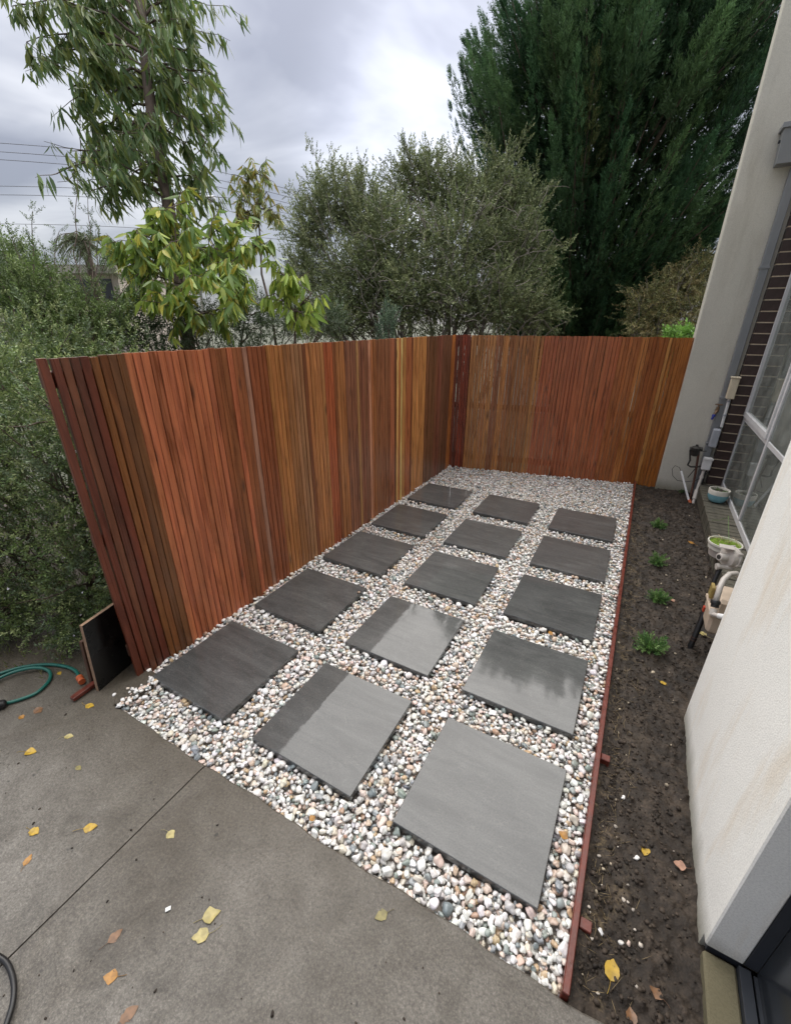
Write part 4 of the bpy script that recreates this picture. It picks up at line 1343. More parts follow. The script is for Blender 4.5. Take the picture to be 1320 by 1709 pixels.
ML = dict(y=m_dead("yellow_leaf", (.52, .33, .035), (.10, .045, .012), .04), p=m_dead("pale_leaf", (.48, .40, .16), (.2, .14, .04), .0),
          o=m_dead("ochre_leaf", (.42, .20, .035), (.08, .035, .012), .05), b=m_dead("brown_leaf", (.22, .11, .05), (.05, .025, .012), .06),
          k=m_dead("pinkish_leaf", (.45, .25, .17), (.2, .09, .05), .03), g=m_dead("olive_leaf", (.26, .22, .07), (.08, .06, .02), .05))
LEAVES = [
    # px, py, ground z, length m, heading deg, material, label
    (150, 1176, 0, .050, -40, 'y', "bright yellow leaf on the concrete just below the red timber offcut"),
    (52, 1253, 0, .052, -35, 'y', "curled yellow leaf with a long stem on the concrete, below the hose"),
    (131, 1280, 0, .034, -60, 'g', "small olive yellow leaf on the concrete left of the pebble edge"),
    (115, 1227, 0, .044, -30, 'p', "pale yellow leaf lying flat on the concrete below the bright yellow one"),
    (57, 1386, 0, .046, -50, 'y', "yellow leaf with thin stem at the left edge of the concrete"),
    (151, 1379, 0, .052, -20, 'y', "narrow yellow leaf with a long pale stem beside the concrete joint"),
    (46, 1433, 0, .040, 60, 'o', "curled ochre leaf at the left side, below two yellow leaves"),
    (285, 1391, 0, .040, -65, 'p', "small pale leaf close to the concrete joint"),
    (353, 1525, 0, .060, -10, 'p', "large pale yellow leaf with stem, upper one of a close pair"),
    (334, 1560, 0, .055, 160, 'p', "pale yellow leaf, lower one of a close pair on the concrete"),
    (192, 1560, 0, .046, 20, 'b', "faded brown leaf flat on the concrete above the round one"),
    (184, 1628, 0, .044, 150, 'o', "round ochre leaf with a dark stem on the concrete"),
    (215, 1690, 0, .050, 10, 'b', "brown crumpled leaf at the bottom edge of the picture"),
    (636, 1526, 0, .046, 170, 'g', "olive brown leaf alone on the concrete below the pebbles"),
    (99, 1122, 0, .034, -70, 'y', "yellow leaf lying inside the loop beside the green hose"),
    (64, 1184, 0, .055, -60, 'b', "crumpled pale brown leaf below the hose loop"),
    (36, 1195, 0, .034, -60, 'o', "small orange leaf near the black hose fitting"),
    (1021, 1618, 1, .062, 25, 'y', "large spotted yellow leaf on the soil by the edging end"),
    (1077, 1418, 1, .042, 200, 'y', "ragged yellow leaf on the soil halfway along the near wall"),
    (1132, 1447, 1, .042, 120, 'k', "pinkish brown leaf on the soil against the near wall"),
    (1108, 1139, 1, .042, -80, 'y', "small yellow leaf with pale stem on the soil, below the nearest plant"),
    (1095, 1656, 1, .040, 100, 'b', "brown leaf on the soil at the bottom of the bed"),
    (1122, 1000, 1, .050, 80, 'k', "pale curled leaf on the soil beside the third plant"),
    (1152, 905, 1, .065, 70, 'o', "orange brown leaf on the soil by the mossy pot"),
    (1171, 1057, 1, .060, 80, 'p', "pale yellow leaf under the gas meter"),
    (1054, 1693, 1, .040, 40, 'b', "dark brown leaf on the soil nearest the driveway corner"),
    (918, 1057, 2, .045, 60, 'o', "amber leaf on the pebbles between the second and third pavers by the edging"),
    (939, 1394, 2, .040, 100, 'o', "amber leaf on the pebbles beside the large front paver"),
    (521, 1366, 2, .030, 100, 'o', "small amber leaf at the pebble edge by the driveway"),
]
for i, (px, py, w, Ln, hd, mk, lab) in enumerate(LEAVES):
    p = onz(px, py, 0.0 if w == 0 else (-.03 if w == 1 else -.008))
    z = -.0075 if w == 0 else (soil_z(p[0], p[1]) + .004 if w == 1 else -.006)
    me = leaf_mesh(700 + i, None, None); me.materials.append(ML[mk])
    o = bpy.data.objects.new("fallen_leaf", me)
    o.location = (p[0], p[1], z); o.scale = (Ln * .86, Ln * .86, Ln * rng.uniform(.5, .9))
    o.rotation_euler = (0, 0, math.radians(hd - 29))
    link(o); tag(o, lab, "leaf", "fallen leaves")

# dark specks on the driveway (seeds and bits)
n = 130
pos = np.stack([rng.uniform(-.4, 2.2, n), rng.uniform(-1.2, -.25, n), np.full(n, -.0065)], 1)
pos[0] = onz(780, 1261, .001)            # the one speck on the front paver
T_ = rotm(rng.uniform(0, 6, n), rng.normal(0, .2, n), rng.normal(0, .2, n)) * (rng.lognormal(math.log(.0022), .45, n)[:, None] * np.array([1.5, 1, .6]))[:, None, :]
v_, f_, c_ = scatter(lo, T_, pos, np.array([.02, .014, .01]) * rng.uniform(.6, 3, (n, 1)))
tag(mesh_np("debris", v_, f_, k_, c_), "tiny dark seeds and specks strewn over the concrete", "debris", kind="stuff")

# ------------------------------------------------------------------ vegetation
def frames(d, r, roll=None):
    """matrices whose y axis is d (N,3)"""
    d = nz(d); n = len(d)
    a = r.normal(size=(n, 3)) if roll is None else np.tile(roll, (n, 1)).astype(float)
    x = nz(np.cross(d, a)); z = np.cross(x, d)
    return np.stack([x, d, z], -1)


def t_blade(seg=4, w=.14, curve=.25, fold=.25, peak=.4):
    """a single leaf along +y, length 1"""
    V = []; F = []
    for i in range(seg + 1):
        t = i / seg
        ww = w * (math.sin(math.pi * t ** (math.log(.5) / math.log(peak))) if 0 < t < 1 else 0.02)
        x = curve * (t * t - t * .3); 
        V += [(x - ww, t, fold * ww), (x, t, 0), (x + ww, t, fold * ww)]
    for i in range(seg):
        for k in range(2):
            a = i * 3 + k
            F += [(a, a + 1, a + 4), (a, a + 4, a + 3)]
    V = np.array(V); V[:, 2] -= .12 * V[:, 1] ** 2
    tint = np.ones(len(V)); tint[1::3] = 1.12
    return V, np.array(F), tint


def t_sprig(seed, n=16, ll=.2, lw=.05, ang=55, droop=0.0, cluster=False, stemw=.012):
    r = np.random.default_rng(seed)
    V = []; F = []; tint = []

    def add(vs, fs, tt):
        b = len(V); V.extend(vs); F.extend([tuple(b + i for i in f) for f in fs]); tint.extend(tt)
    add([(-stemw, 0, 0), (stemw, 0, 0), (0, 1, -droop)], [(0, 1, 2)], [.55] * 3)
    for i in range(n):
        t = .08 + .92 * (i + r.uniform(0, .6)) / n
        az = i * 2.4 + r.normal(0, .3)
        a = math.radians(ang * (1.15 - .55 * t) + r.normal(0, 10))
        d = np.array([math.sin(a) * math.cos(az), math.cos(a), math.sin(a) * math.sin(az)])
        p = np.array([0, t, -droop * t * t])
        s = nz(np.cross(d, r.normal(size=3)))
        l = ll * r.uniform(.7, 1.2) * (1 - .35 * t); w = lw * r.uniform(.8, 1.2)
        g_ = r.uniform(.75, 1.2) * (.82 + .35 * t)
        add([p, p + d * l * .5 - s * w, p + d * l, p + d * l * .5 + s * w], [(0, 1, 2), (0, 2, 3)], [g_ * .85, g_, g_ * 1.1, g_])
    return np.array(V), np.array(F), np.array(tint)


def t_spray(seed, pairs=7):
    """flat fan of a cypress"""
    r = np.random.default_rng(seed)
    V = []; F = []; tint = []
    for i in range(pairs):
        t = (i + .3) / pairs
        for s in (-1, 1):
            a = math.radians(38 + r.normal(0, 7)); l = (.42 * (1 - t) + .16) * r.uniform(.8, 1.2)
            d = np.array([s * math.sin(a), math.cos(a), r.normal(0, .12)])
            p = np.array([0, t, r.normal(0, .02) - .08 * t * t])
            side = np.array([math.cos(a), .25, r.normal(0, .4)]) * .075
            b = len(V)
            g_ = r.uniform(.8, 1.1)
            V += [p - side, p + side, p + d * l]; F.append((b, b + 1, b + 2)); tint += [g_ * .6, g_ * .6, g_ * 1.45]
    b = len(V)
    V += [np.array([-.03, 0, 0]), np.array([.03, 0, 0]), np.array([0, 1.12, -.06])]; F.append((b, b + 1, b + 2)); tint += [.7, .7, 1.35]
    return np.array(V), np.array(F), np.array(tint)


def branch_mesh(name, paths, mat, parent, n=5):
    q = MB()
    for pts, r0, r1 in paths:
        m_ = len(pts)
        q.tube(pts, [r0 + (r1 - r0) * i / (m_ - 1) for i in range(m_)], n, cap=False)
    o = q.build(name, mat, parent, True)
    if len(paths) > 1: o["kind"] = "stuff"
    return o


def wobble(p0, p1, r, amp=.08, n=6, sag=0.0):
    p0 = np.array(p0, float); p1 = np.array(p1, float); L = np.linalg.norm(p1 - p0)
    out = []
    o = np.zeros(3)
    for i in range(n + 1):
        t = i / n
        o = o * .6 + r.normal(0, amp * L * .35, 3) if 0 < i < n else o * 0
        out.append(p0 + (p1 - p0) * t + o * math.sin(math.pi * t) + np.array([0, 0, -sag * L * math.sin(math.pi * t)]))
    return out


def lobes_px(items):
    """(px,py,depth,rx_px,ry_px) -> centre, radii in metres"""
    out = []
    for px, py, d, rx, ry in items:
        out.append((at(px, py, d), np.array([rx * d / FPX, rx * d / FPX * .95, ry * d / FPX * 1.0])))
    return out


def shrub(name, label, cat, base, lobes, n, tmpl, size, cols, seed, mat, bark, upb=.5, inner=.45, twigs=10, stemr=.02, group=None, twig_r=.004, zmin=-.05, tipcol=None):
    r = np.random.default_rng(seed)
    root = empty(name, base, label, cat, group)
    w = np.array([np.prod(l[1]) ** .667 for l in lobes]); w /= w.sum()
    li = r.choice(len(lobes), n, p=w)
    Cc = np.array([l[0] for l in lobes])[li]; Rr = np.array([l[1] for l in lobes])[li]
    u = nz(r.normal(size=(n, 3)))
    rad = inner + (1.04 - inner) * r.random(n) ** .6
    # clumps: perturb the radius by noise over direction so that the outline is uneven
    cl = .80 + .60 * np.sin(3.1 * u[:, 0] * 2 + li * 1.7) * np.sin(2.7 * u[:, 1] * 2 + li) * .5 + .16 * np.sin(7 * u[:, 2] + 5 * u[:, 0] + li * 2.1) + .1 * r.normal(size=n)
    pos = Cc + u * Rr * (rad * np.clip(cl, .5, 1.2))[:, None]
    keep = pos[:, 2] > zmin
    pos, u, rad = pos[keep], u[keep], rad[keep]; n = len(pos)
    d = nz(u * .8 + np.array([0, 0, upb]) + r.normal(0, .38, (n, 3)))
    s = size * r.uniform(.7, 1.35, n)
    T = frames(d, r) * s[:, None, None]
    ci = r.integers(0, len(cols), n)
    col = np.array(cols)[ci] * r.uniform(.75, 1.25, (n, 1))
    if tipcol is not None:
        tsel = (rad > .92) & (r.random(n) < .5); col[tsel] = np.array(tipcol) * r.uniform(.8, 1.2, (tsel.sum(), 1))
    V, F, Cc_ = scatter(tmpl, T, pos - d * s[:, None] * .5, col)
    mesh_np("crown", V, F, mat, Cc_, False, root)
    paths = []
    base = np.array(base, float)
    for c, R in lobes:
        st = wobble(base + r.normal(0, .08, 3) * np.array([1, 1, 0]), c, r, .10)
        paths.append((st, stemr, stemr * .45))
        for _ in range(twigs):
            q = c + nz(r.normal(size=3)) * R * r.uniform(.6, 1.0)
            k = r.integers(2, len(st))
            paths.append((wobble(st[k], q, r, .16, 5), twig_r * 1.6, twig_r * .5))
    branch_mesh("branches", paths, bark, root, 5)
    return root


rs = np.random.default_rng(3)
SPR = [t_sprig(i, 15, .27, .042, 55) for i in range(5)]
SPR_FINE = [t_sprig(20 + i, 18, .19, .035, 52) for i in range(5)]
SPR_BIG = [t_sprig(40 + i, 11, .5, .085, 60, .15) for i in range(4)]

# hedge along the outer side of the fence
GREEN = [lin(108, 128, 74), lin(126, 142, 86), lin(92, 112, 68), lin(144, 154, 104), lin(106, 122, 92)]
H = []
for (x, y, z, rx, ry, rz) in ((-.62, .10, .28, .38, .34, .36), (-.55, .20, .75, .36, .36, .42), (-.58, .22, 1.15, .38, .36, .36), (-1.05, -.12, .35, .45, .34, .42), (-1.15, -.02, .85, .50, .40, .48), (-1.1, .15, 1.3, .5, .45, .36),
                              (-1.65, -.2, .45, .5, .4, .5), (-1.75, -.05, 1.05, .55, .45, .55), (-.75, .65, 1.15, .45, .5, .42), (-.33, .12, .18, .17, .2, .2), (-.32, .2, .55, .17, .22, .4), (-.34, .24, 1.05, .18, .24, .34),
                              (-1.6, .6, 1.35, .6, .6, .42), (-.95, -.22, .14, .3, .2, .2), (-.58, -.02, .12, .26, .2, .18), (-1.4, -.36, .18, .4, .24, .25), (-.33, .04, .08, .16, .14, .14), (-2.2, .1, .9, .6, .5, .7), (-2.1, .3, 1.5, .6, .5, .4)):
    H.append((np.array([x, y, z]), np.array([rx, ry, rz])))
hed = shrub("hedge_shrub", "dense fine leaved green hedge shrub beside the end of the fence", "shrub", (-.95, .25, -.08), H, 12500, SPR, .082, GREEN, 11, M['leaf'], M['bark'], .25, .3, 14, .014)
# pale flowers on it
n = 46
f_pos = []
for _ in range(n):
    c, R = H[int(rs.integers(0, 9))]
    u = nz(rs.normal(size=3)); u[0] = abs(u[0]); u[1] = -abs(u[1]); f_pos.append(c + u * R * .98)
fl = [(np.array([(0, 0, 0), (1, .3, .1), (.6, 1, .1), (-.3, 1, 0), (-1, .2, .1), (-.4, -.9, .1), (.6, -.8, 0)], float), np.array([(0, 1, 2), (0, 3, 4), (0, 5, 6), (0, 2, 3)]))]
v_, f_, c_ = scatter(fl, frames(rs.normal(size=(n, 3)), rs) * .006, np.array(f_pos), np.tile((.75, .72, .8), (n, 1)))
mesh_np("flowers", v_, f_, M['leaf'], c_, False, hed)
# yellowish grassy growth at its foot
GR = [t_blade(3, .05, .3, .1) for _ in range(2)]
n = 420
pos = np.stack([rs.uniform(-1.5, -.45, n), np.zeros(n), np.full(n, -.05)], 1); pos[:, 1] = -.32 + (pos[:, 0] + 1.0) * .35 + rs.normal(0, .06, n)
d = nz(np.stack([rs.normal(0, .5, n), rs.normal(-.4, .4, n), np.full(n, 1.0)], 1))
v_, f_, c_ = scatter(GR, frames(d, rs) * rs.uniform(.03, .085, n)[:, None, None], pos, np.array([lin(140, 140, 80), lin(110, 122, 66)])[rs.integers(0, 2, n)])
tag(mesh_np("grass", v_, f_, M['leaf'], c_), "yellow green grass growing at the foot of the hedge", "grass", kind="stuff")

# low green shrubs behind the long fence
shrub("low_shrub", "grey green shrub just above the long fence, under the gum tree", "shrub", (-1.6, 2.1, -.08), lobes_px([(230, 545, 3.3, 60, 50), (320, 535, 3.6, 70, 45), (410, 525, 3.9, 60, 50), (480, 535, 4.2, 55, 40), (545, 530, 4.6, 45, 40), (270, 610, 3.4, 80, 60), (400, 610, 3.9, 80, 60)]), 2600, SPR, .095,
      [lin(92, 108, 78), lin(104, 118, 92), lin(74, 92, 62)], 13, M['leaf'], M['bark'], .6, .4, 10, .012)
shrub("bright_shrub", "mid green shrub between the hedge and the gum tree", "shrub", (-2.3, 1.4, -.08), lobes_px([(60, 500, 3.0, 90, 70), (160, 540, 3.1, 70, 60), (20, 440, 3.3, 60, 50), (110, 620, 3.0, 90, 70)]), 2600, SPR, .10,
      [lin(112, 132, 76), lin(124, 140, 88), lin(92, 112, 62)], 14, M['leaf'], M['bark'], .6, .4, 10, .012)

# tall thin shoots rising over the hedge
sh = empty("shoot_shrub", (-1.5, 1.0, -.08), "tall thin leafy shoots rising above the hedge against the sky", "shrub")
paths = []; pp = []; dd_ = []
SH = [((60, 560, 2.9), (55, 352, 2.9)), ((90, 560, 2.9), (20, 395, 2.8)), ((70, 560, 2.9), (100, 385, 3.1)), ((150, 570, 3.0), (147, 330, 3.1)), ((150, 570, 3.0), (130, 300, 3.1)), ((60, 560, 2.9), (5, 420, 2.7)), ((120, 560, 3.0), (180, 430, 3.0)), ((40, 560, 2.8), (-20, 385, 2.8)), ((150, 570, 3.0), (215, 470, 3.1)), ((155, 575, 3.0), (165, 380, 3.05)), ((100, 560, 2.9), (75, 420, 2.95))]
for a, b2 in SH:
    w_ = wobble(at(*a), at(*b2), rs, .05, 10)
    paths.append((w_, .006, .0018))
    for i in range(2, 11):
        for _ in range(3 + 2 * (i > 6)):
            pp.append(w_[i] + rs.normal(0, .012, 3)); dd_.append(nz((w_[i] - w_[i - 1])) * .9 + rs.normal(0, .4, 3))
branch_mesh("branches", paths + [((at(110, 575, 2.95), (-1.5, 1.0, -.08)), .012, .014)], M['bark'], sh)
pp = np.array(pp); dd_ = nz(np.array(dd_)); n = len(pp)
v_, f_, c_ = scatter(SPR, frames(dd_, rs) * rs.uniform(.045, .085, n)[:, None, None], pp, np.array([lin(104, 122, 78), lin(88, 104, 70)])[rs.integers(0, 2, n)])
mesh_np("crown", v_, f_, M['leaf'], c_, False, sh)

# gum tree
GT = empty("gum_tree", at(318, 600, 3.7) * [1, 1, 0] + [0, 0, -.08], "tall gum tree with drooping narrow leaves behind the long fence", "tree")
gd = 3.75
tr_px = [(318, 760), (312, 560), (300, 470), (287, 380), (276, 310), (262, 240), (250, 160), (243, 90), (236, 20), (232, -60), (230, -130)]
tr = [at(px, py, gd) for px, py in tr_px]
tr[0] = np.array(GT.location)
branch_mesh("trunk", [(smooth_path(tr, 4), .062, .036)], M['bark'], GT, 10)
LANCE = [t_blade(4, .095, cv, .3, .38) for cv in (.22, -.2, .1, -.32)]
OVATE = [t_blade(4, .125, cv, .25, .42) for cv in (.12, -.1, .2)]
TIPS = [  # (trunk y, tip px, tip py, depth offset, leaves)
    (70, 20, 10, -.1, 120), (90, 45, 70, .1, 130), (110, 85, 110, .2, 130), (130, 115, 150, -.2, 130), (150, 135, 190, .1, 110), (60, 90, 30, .3, 130), (90, 140, 90, -.3, 140), (170, 170, 230, .2, 120), (190, 180, 270, -.15, 110),
    (40, 150, -20, .0, 130), (20, 60, -50, .2, 110), (60, 190, 60, .35, 120), (120, 195, 150, .3, 130), (200, 215, 250, .3, 110), (250, 215, 300, -.2, 90),
    (30, 300, -10, .1, 110), (40, 322, 50, -.1, 110), (90, 340, 95, .1, 110), (110, 365, 130, .0, 90), (120, 330, 150, -.2, 110), (160, 340, 200, .1, 100), (150, 300, 130, .2, 110), (180, 345, 235, -.1, 80), (210, 310, 240, .2, 90),
    (300, 120, 252, -.1, 46), (310, 95, 290, -.1, 40), (320, 150, 320, -.2, 70), (330, 175, 300, -.1, 70), (300, 330, 300, .1, 60), (330, 345, 330, .15, 40), (0, 260, -40, .3, 120), (20, 200, -30, .2, 120), (230, 240, 220, -.3, 90), (80, 250, 60, -.35, 90)]
paths = []; pp = []; dd_ = []; ss = []; kk = []
tr_s = np.array(smooth_path(tr, 6)); tr_py = np.array([854.5 - FPX * ((p - C0) @ UP) / ((p - C0) @ FW) for p in tr_s])
wind = nz(RT * .30 - np.array([0, 0, 1.0]))
for ty, px, py, do, nl in TIPS:
    s0 = tr_s[np.argmin(abs(tr_py - ty))]
    tip = at(px, py, gd + do * 1.2)
    w_ = wobble(s0, tip, rs, .07, 8, -.10)
    paths.append((w_, .013, .003))
    L_ = np.linalg.norm(tip - s0)
    # side twigs
    subs = [w_]
    for _ in range(8):
        k_i = rs.integers(3, 9)
        q = w_[k_i] + np.array([rs.normal(0, .19), rs.normal(0, .19), rs.normal(-.07, .14)])
        sub = wobble(w_[k_i], q, rs, .1, 4); subs.append(sub); paths.append((sub, .004, .0015))
    for _ in range(int(nl * 1.75)):
        sb = subs[rs.integers(0, len(subs))]
        t_ = rs.uniform(.32, 1) if sb is w_ else rs.uniform(.1, 1)
        fpos = t_ * (len(sb) - 1); i0 = min(int(fpos), len(sb) - 2)
        p = sb[i0] + (sb[i0 + 1] - sb[i0]) * (fpos - i0) + rs.normal(0, .018, 3)
        pp.append(p); dd_.append(wind + rs.normal(0, .34, 3)); ss.append(rs.uniform(.09, .165)); kk.append(py)
branch_mesh("branches", paths, M['bark'], GT, 5)
pp = np.array(pp); dd_ = nz(np.array(dd_)); ss = np.array(ss); n = len(pp)
gc = np.array([lin(94, 118, 70), lin(112, 132, 82), lin(82, 106, 64), lin(128, 138, 72), lin(104, 120, 64)])
v_, f_, c_ = scatter(LANCE, frames(dd_, rs) * ss[:, None, None], pp, gc[rs.integers(0, 5, n)] * rs.uniform(.75, 1.25, (n, 1)))
mesh_np("crown", v_, f_, M['gum'], c_, False, GT)


# yellow-green saplings with broader leaves in front of the gum tree
def sapling(name, label, base, tips, tmpl, cols, lsize, seed, per=60):
    r = np.random.default_rng(seed)
    root = empty(name, base, label, "tree")
    paths = []; pp = []; dd = []; ss = []
    top = at(*tips[0][:3])
    stem = wobble(base, top, r, .04, 10); paths.append((stem, .022, .005))
    for px, py, dpt, rp in tips:
        c = at(px, py, dpt); R = rp * dpt / FPX
        k = np.argmin([np.linalg.norm(s - c) + 1.2 * max(0, s[2] - c[2]) for s in stem])
        br_ = wobble(stem[k], c, r, .08, 5); paths.append((br_, .008, .004))
        for _ in range(7):
            q = c + nz(r.normal(size=3)) * R * r.uniform(.5, 1)
            sb = wobble(br_[r.integers(2, 6)], q, r, .1, 4); paths.append((sb, .004, .0014))
            for _ in range(per // 7):
                f_ = r.uniform(.25, 1) * 4; i0 = min(int(f_), 3)
                p = sb[i0] + (sb[i0 + 1] - sb[i0]) * (f_ - i0)
                pp.append(p); dd.append(nz(q - c) * .28 + np.array([0, 0, -.95]) + r.normal(0, .36, 3)); ss.append(lsize * r.uniform(.65, 1.2))
    branch_mesh("branches", paths, M['bark'], root, 5)
    pp = np.array(pp); dd = nz(np.array(dd)); ss = np.array(ss); n = len(pp)
    v, f, c = scatter(tmpl, frames(dd, r) * ss[:, None, None], pp, np.array(cols)[r.integers(0, len(cols), n)] * r.uniform(.75, 1.25, (n, 1)))
    mesh_np("crown", v, f, M['gum'], c, False, root)


YG = [lin(148, 170, 80), lin(130, 158, 74), lin(168, 182, 86), lin(118, 146, 80), lin(178, 172, 76), lin(138, 160, 100)]
bs = at(300, 600, 3.3); bs[2] = -.08
sapling("young_gum_tree", "broad leaved yellow green young gum tree just over the long fence", bs,
        [(290, 345, 3.3, 55), (230, 390, 3.2, 60), (300, 400, 3.1, 65), (350, 395, 3.2, 60), (240, 450, 3.2, 65), (320, 455, 3.0, 70), (390, 440, 3.2, 55), (300, 510, 3.15, 60), (390, 500, 3.1, 60), (210, 430, 3.3, 40), (430, 410, 3.4, 45), (270, 370, 3.4, 55), (350, 520, 3.2, 50), (260, 420, 3.5, 60), (340, 430, 3.5, 60)], OVATE, YG, .115, 31, 240)
bs = at(450, 620, 3.9); bs[2] = -.08
sapling("young_gum_tree", "slender young gum with fine yellowish top beside the larger sapling", bs,
        [(428, 290, 4.0, 38), (445, 320, 4.0, 38), (400, 330, 4.0, 36), (430, 350, 4.0, 40), (395, 360, 4.0, 35), (455, 350, 4.0, 30), (410, 300, 4.0, 26)], LANCE, [lin(146, 158, 94), lin(128, 146, 88), lin(156, 158, 86), lin(160, 146, 76)], .09, 32, 120)
bs = at(490, 640, 3.5); bs[2] = -.08
sapling("leafy_sapling", "low sapling with large bright leaves reaching over the fence top", bs,
        [(490, 470, 3.4, 40), (460, 450, 3.4, 40), (520, 490, 3.4, 34), (500, 520, 3.4, 34), (460, 490, 3.4, 36)], OVATE, YG[:3], .14, 33, 60)

# big grey-green bush in the middle
BUSH = lobes_px([(560, 335, 6.2, 70, 55), (610, 350, 6.3, 70, 60), (520, 380, 6.2, 50, 60), (510, 450, 6.2, 50, 60), (690, 300, 6.5, 60, 50), (740, 320, 6.3, 75, 65), (810, 330, 6.2, 75, 60), (860, 350, 6.1, 60, 65), (650, 400, 6.0, 95, 75), (760, 410, 5.9, 100, 80), (860, 430, 5.9, 70, 80), (600, 470, 6.0, 90, 75), (700, 490, 5.8, 110, 75), (820, 500, 5.8, 100, 65), (900, 520, 5.9, 50, 45), (560, 530, 6.0, 80, 50)])
BC = [lin(116, 128, 86), lin(132, 142, 100), lin(100, 112, 76), lin(146, 152, 112), lin(112, 120, 80)]
bu = shrub("paperbark_bush", "large grey green bush with tangled bare twigs behind the fence corner", "shrub", tuple(at(720, 700, 6.1) * [1, 1, 0] + [0, 0, -.08]), BUSH, 12000, SPR_FINE, .20, BC, 15, M['leaf'], M['twig'], .35, .3, 18, .035, None, .006)
# upright shoots poking out of its top
paths = []; pp = []; dd_ = []
for px, py, tx, ty in ((545, 330, 520, 245), (560, 320, 555, 262), (590, 320, 600, 280), (690, 280, 672, 236), (700, 290, 715, 250), (660, 320, 640, 285), (780, 300, 745, 240), (830, 300, 870, 235), (850, 310, 810, 235), (880, 340, 920, 310), (520, 360, 480, 320), (505, 400, 468, 380), (870, 400, 925, 430), (820, 300, 850, 250), (730, 290, 735, 255), (760, 290, 790, 260)):
    dp_ = 6.1
    w_ = wobble(at(px, py, dp_), at(tx, ty, dp_ + rs.normal(0, .2)), rs, .06, 7); paths.append((w_, .009, .003))
    for i in range(1, 8):
        for _ in range(4):
            pp.append(w_[i] + rs.normal(0, .03, 3)); dd_.append(nz(w_[i] - w_[i - 1]) + rs.normal(0, .45, 3))
pp = np.array(pp); dd_ = nz(np.array(dd_)); n = len(pp)
v_, f_, c_ = scatter(SPR_FINE, frames(dd_, rs) * rs.uniform(.13, .22, n)[:, None, None], pp, np.array(BC)[rs.integers(0, 5, n)])
mesh_np("shoot_leaves", v_, f_, M['leaf'], c_, False, bu)
# bare grey twigs arching on its face
for _ in range(110):
    px, py = rs.uniform(620, 900), rs.uniform(330, 540)
    p0 = at(px, py, rs.uniform(5.15, 5.5)); p1 = p0 + RT * rs.normal(0, .28) + np.array([0, 0, rs.normal(.0, .25)]) + FW * rs.normal(0, .1)
    paths.append((wobble(p0, p1, rs, .2, 7, -.2), rs.uniform(.003, .006), .002))
branch_mesh("bare_twigs", paths, M['twig'], bu, 4)

shrub("juniper_shrub", "small blue green juniper tip above the fence before the corner", "shrub", tuple(at(648, 700, 4.9) * [1, 1, 0] + [0, 0, -.08]), lobes_px([(648, 545, 4.9, 22, 40), (648, 520, 4.9, 12, 24), (640, 590, 4.9, 30, 40)]), 360, SPR, .10,
      [lin(110, 130, 104), lin(92, 114, 92)], 16, M['leaf'], M['bark'], 1.2, .3, 4, .01)

# brownish bush at the right, bright plant next to the wall
shrub("weeping_bush", "brownish green drooping bush between the cypress and the rendered wall", "shrub", tuple(at(1130, 700, 6.4) * [1, 1, 0] + [0, 0, -.08]), lobes_px([(1130, 480, 6.4, 60, 45), (1085, 510, 6.3, 50, 45), (1170, 460, 6.5, 60, 50), (1150, 530, 6.3, 70, 45), (1090, 555, 6.3, 60, 40), (1200, 500, 6.5, 50, 60), (1160, 600, 6.4, 80, 60)]), 3600, SPR, .15,
      [lin(126, 124, 80), lin(140, 136, 92), lin(108, 114, 74), lin(140, 128, 88)], 17, M['leaf'], M['twig'], -.1, .35, 14, .02, None, .005)
shrub("bright_leaf_plant", "bright green broad leaf plant peeking over the far fence by the wall", "plant", tuple(at(1140, 700, 4.95) * [1, 1, 0] + [0, 0, -.08]), lobes_px([(1125, 558, 4.95, 20, 12), (1152, 556, 4.95, 18, 12), (1140, 590, 4.95, 36, 30)]), 240, SPR_BIG, .11,
      [lin(130, 170, 84), lin(112, 152, 70)], 18, M['leaf'], M['bark'], .6, .3, 4, .008)


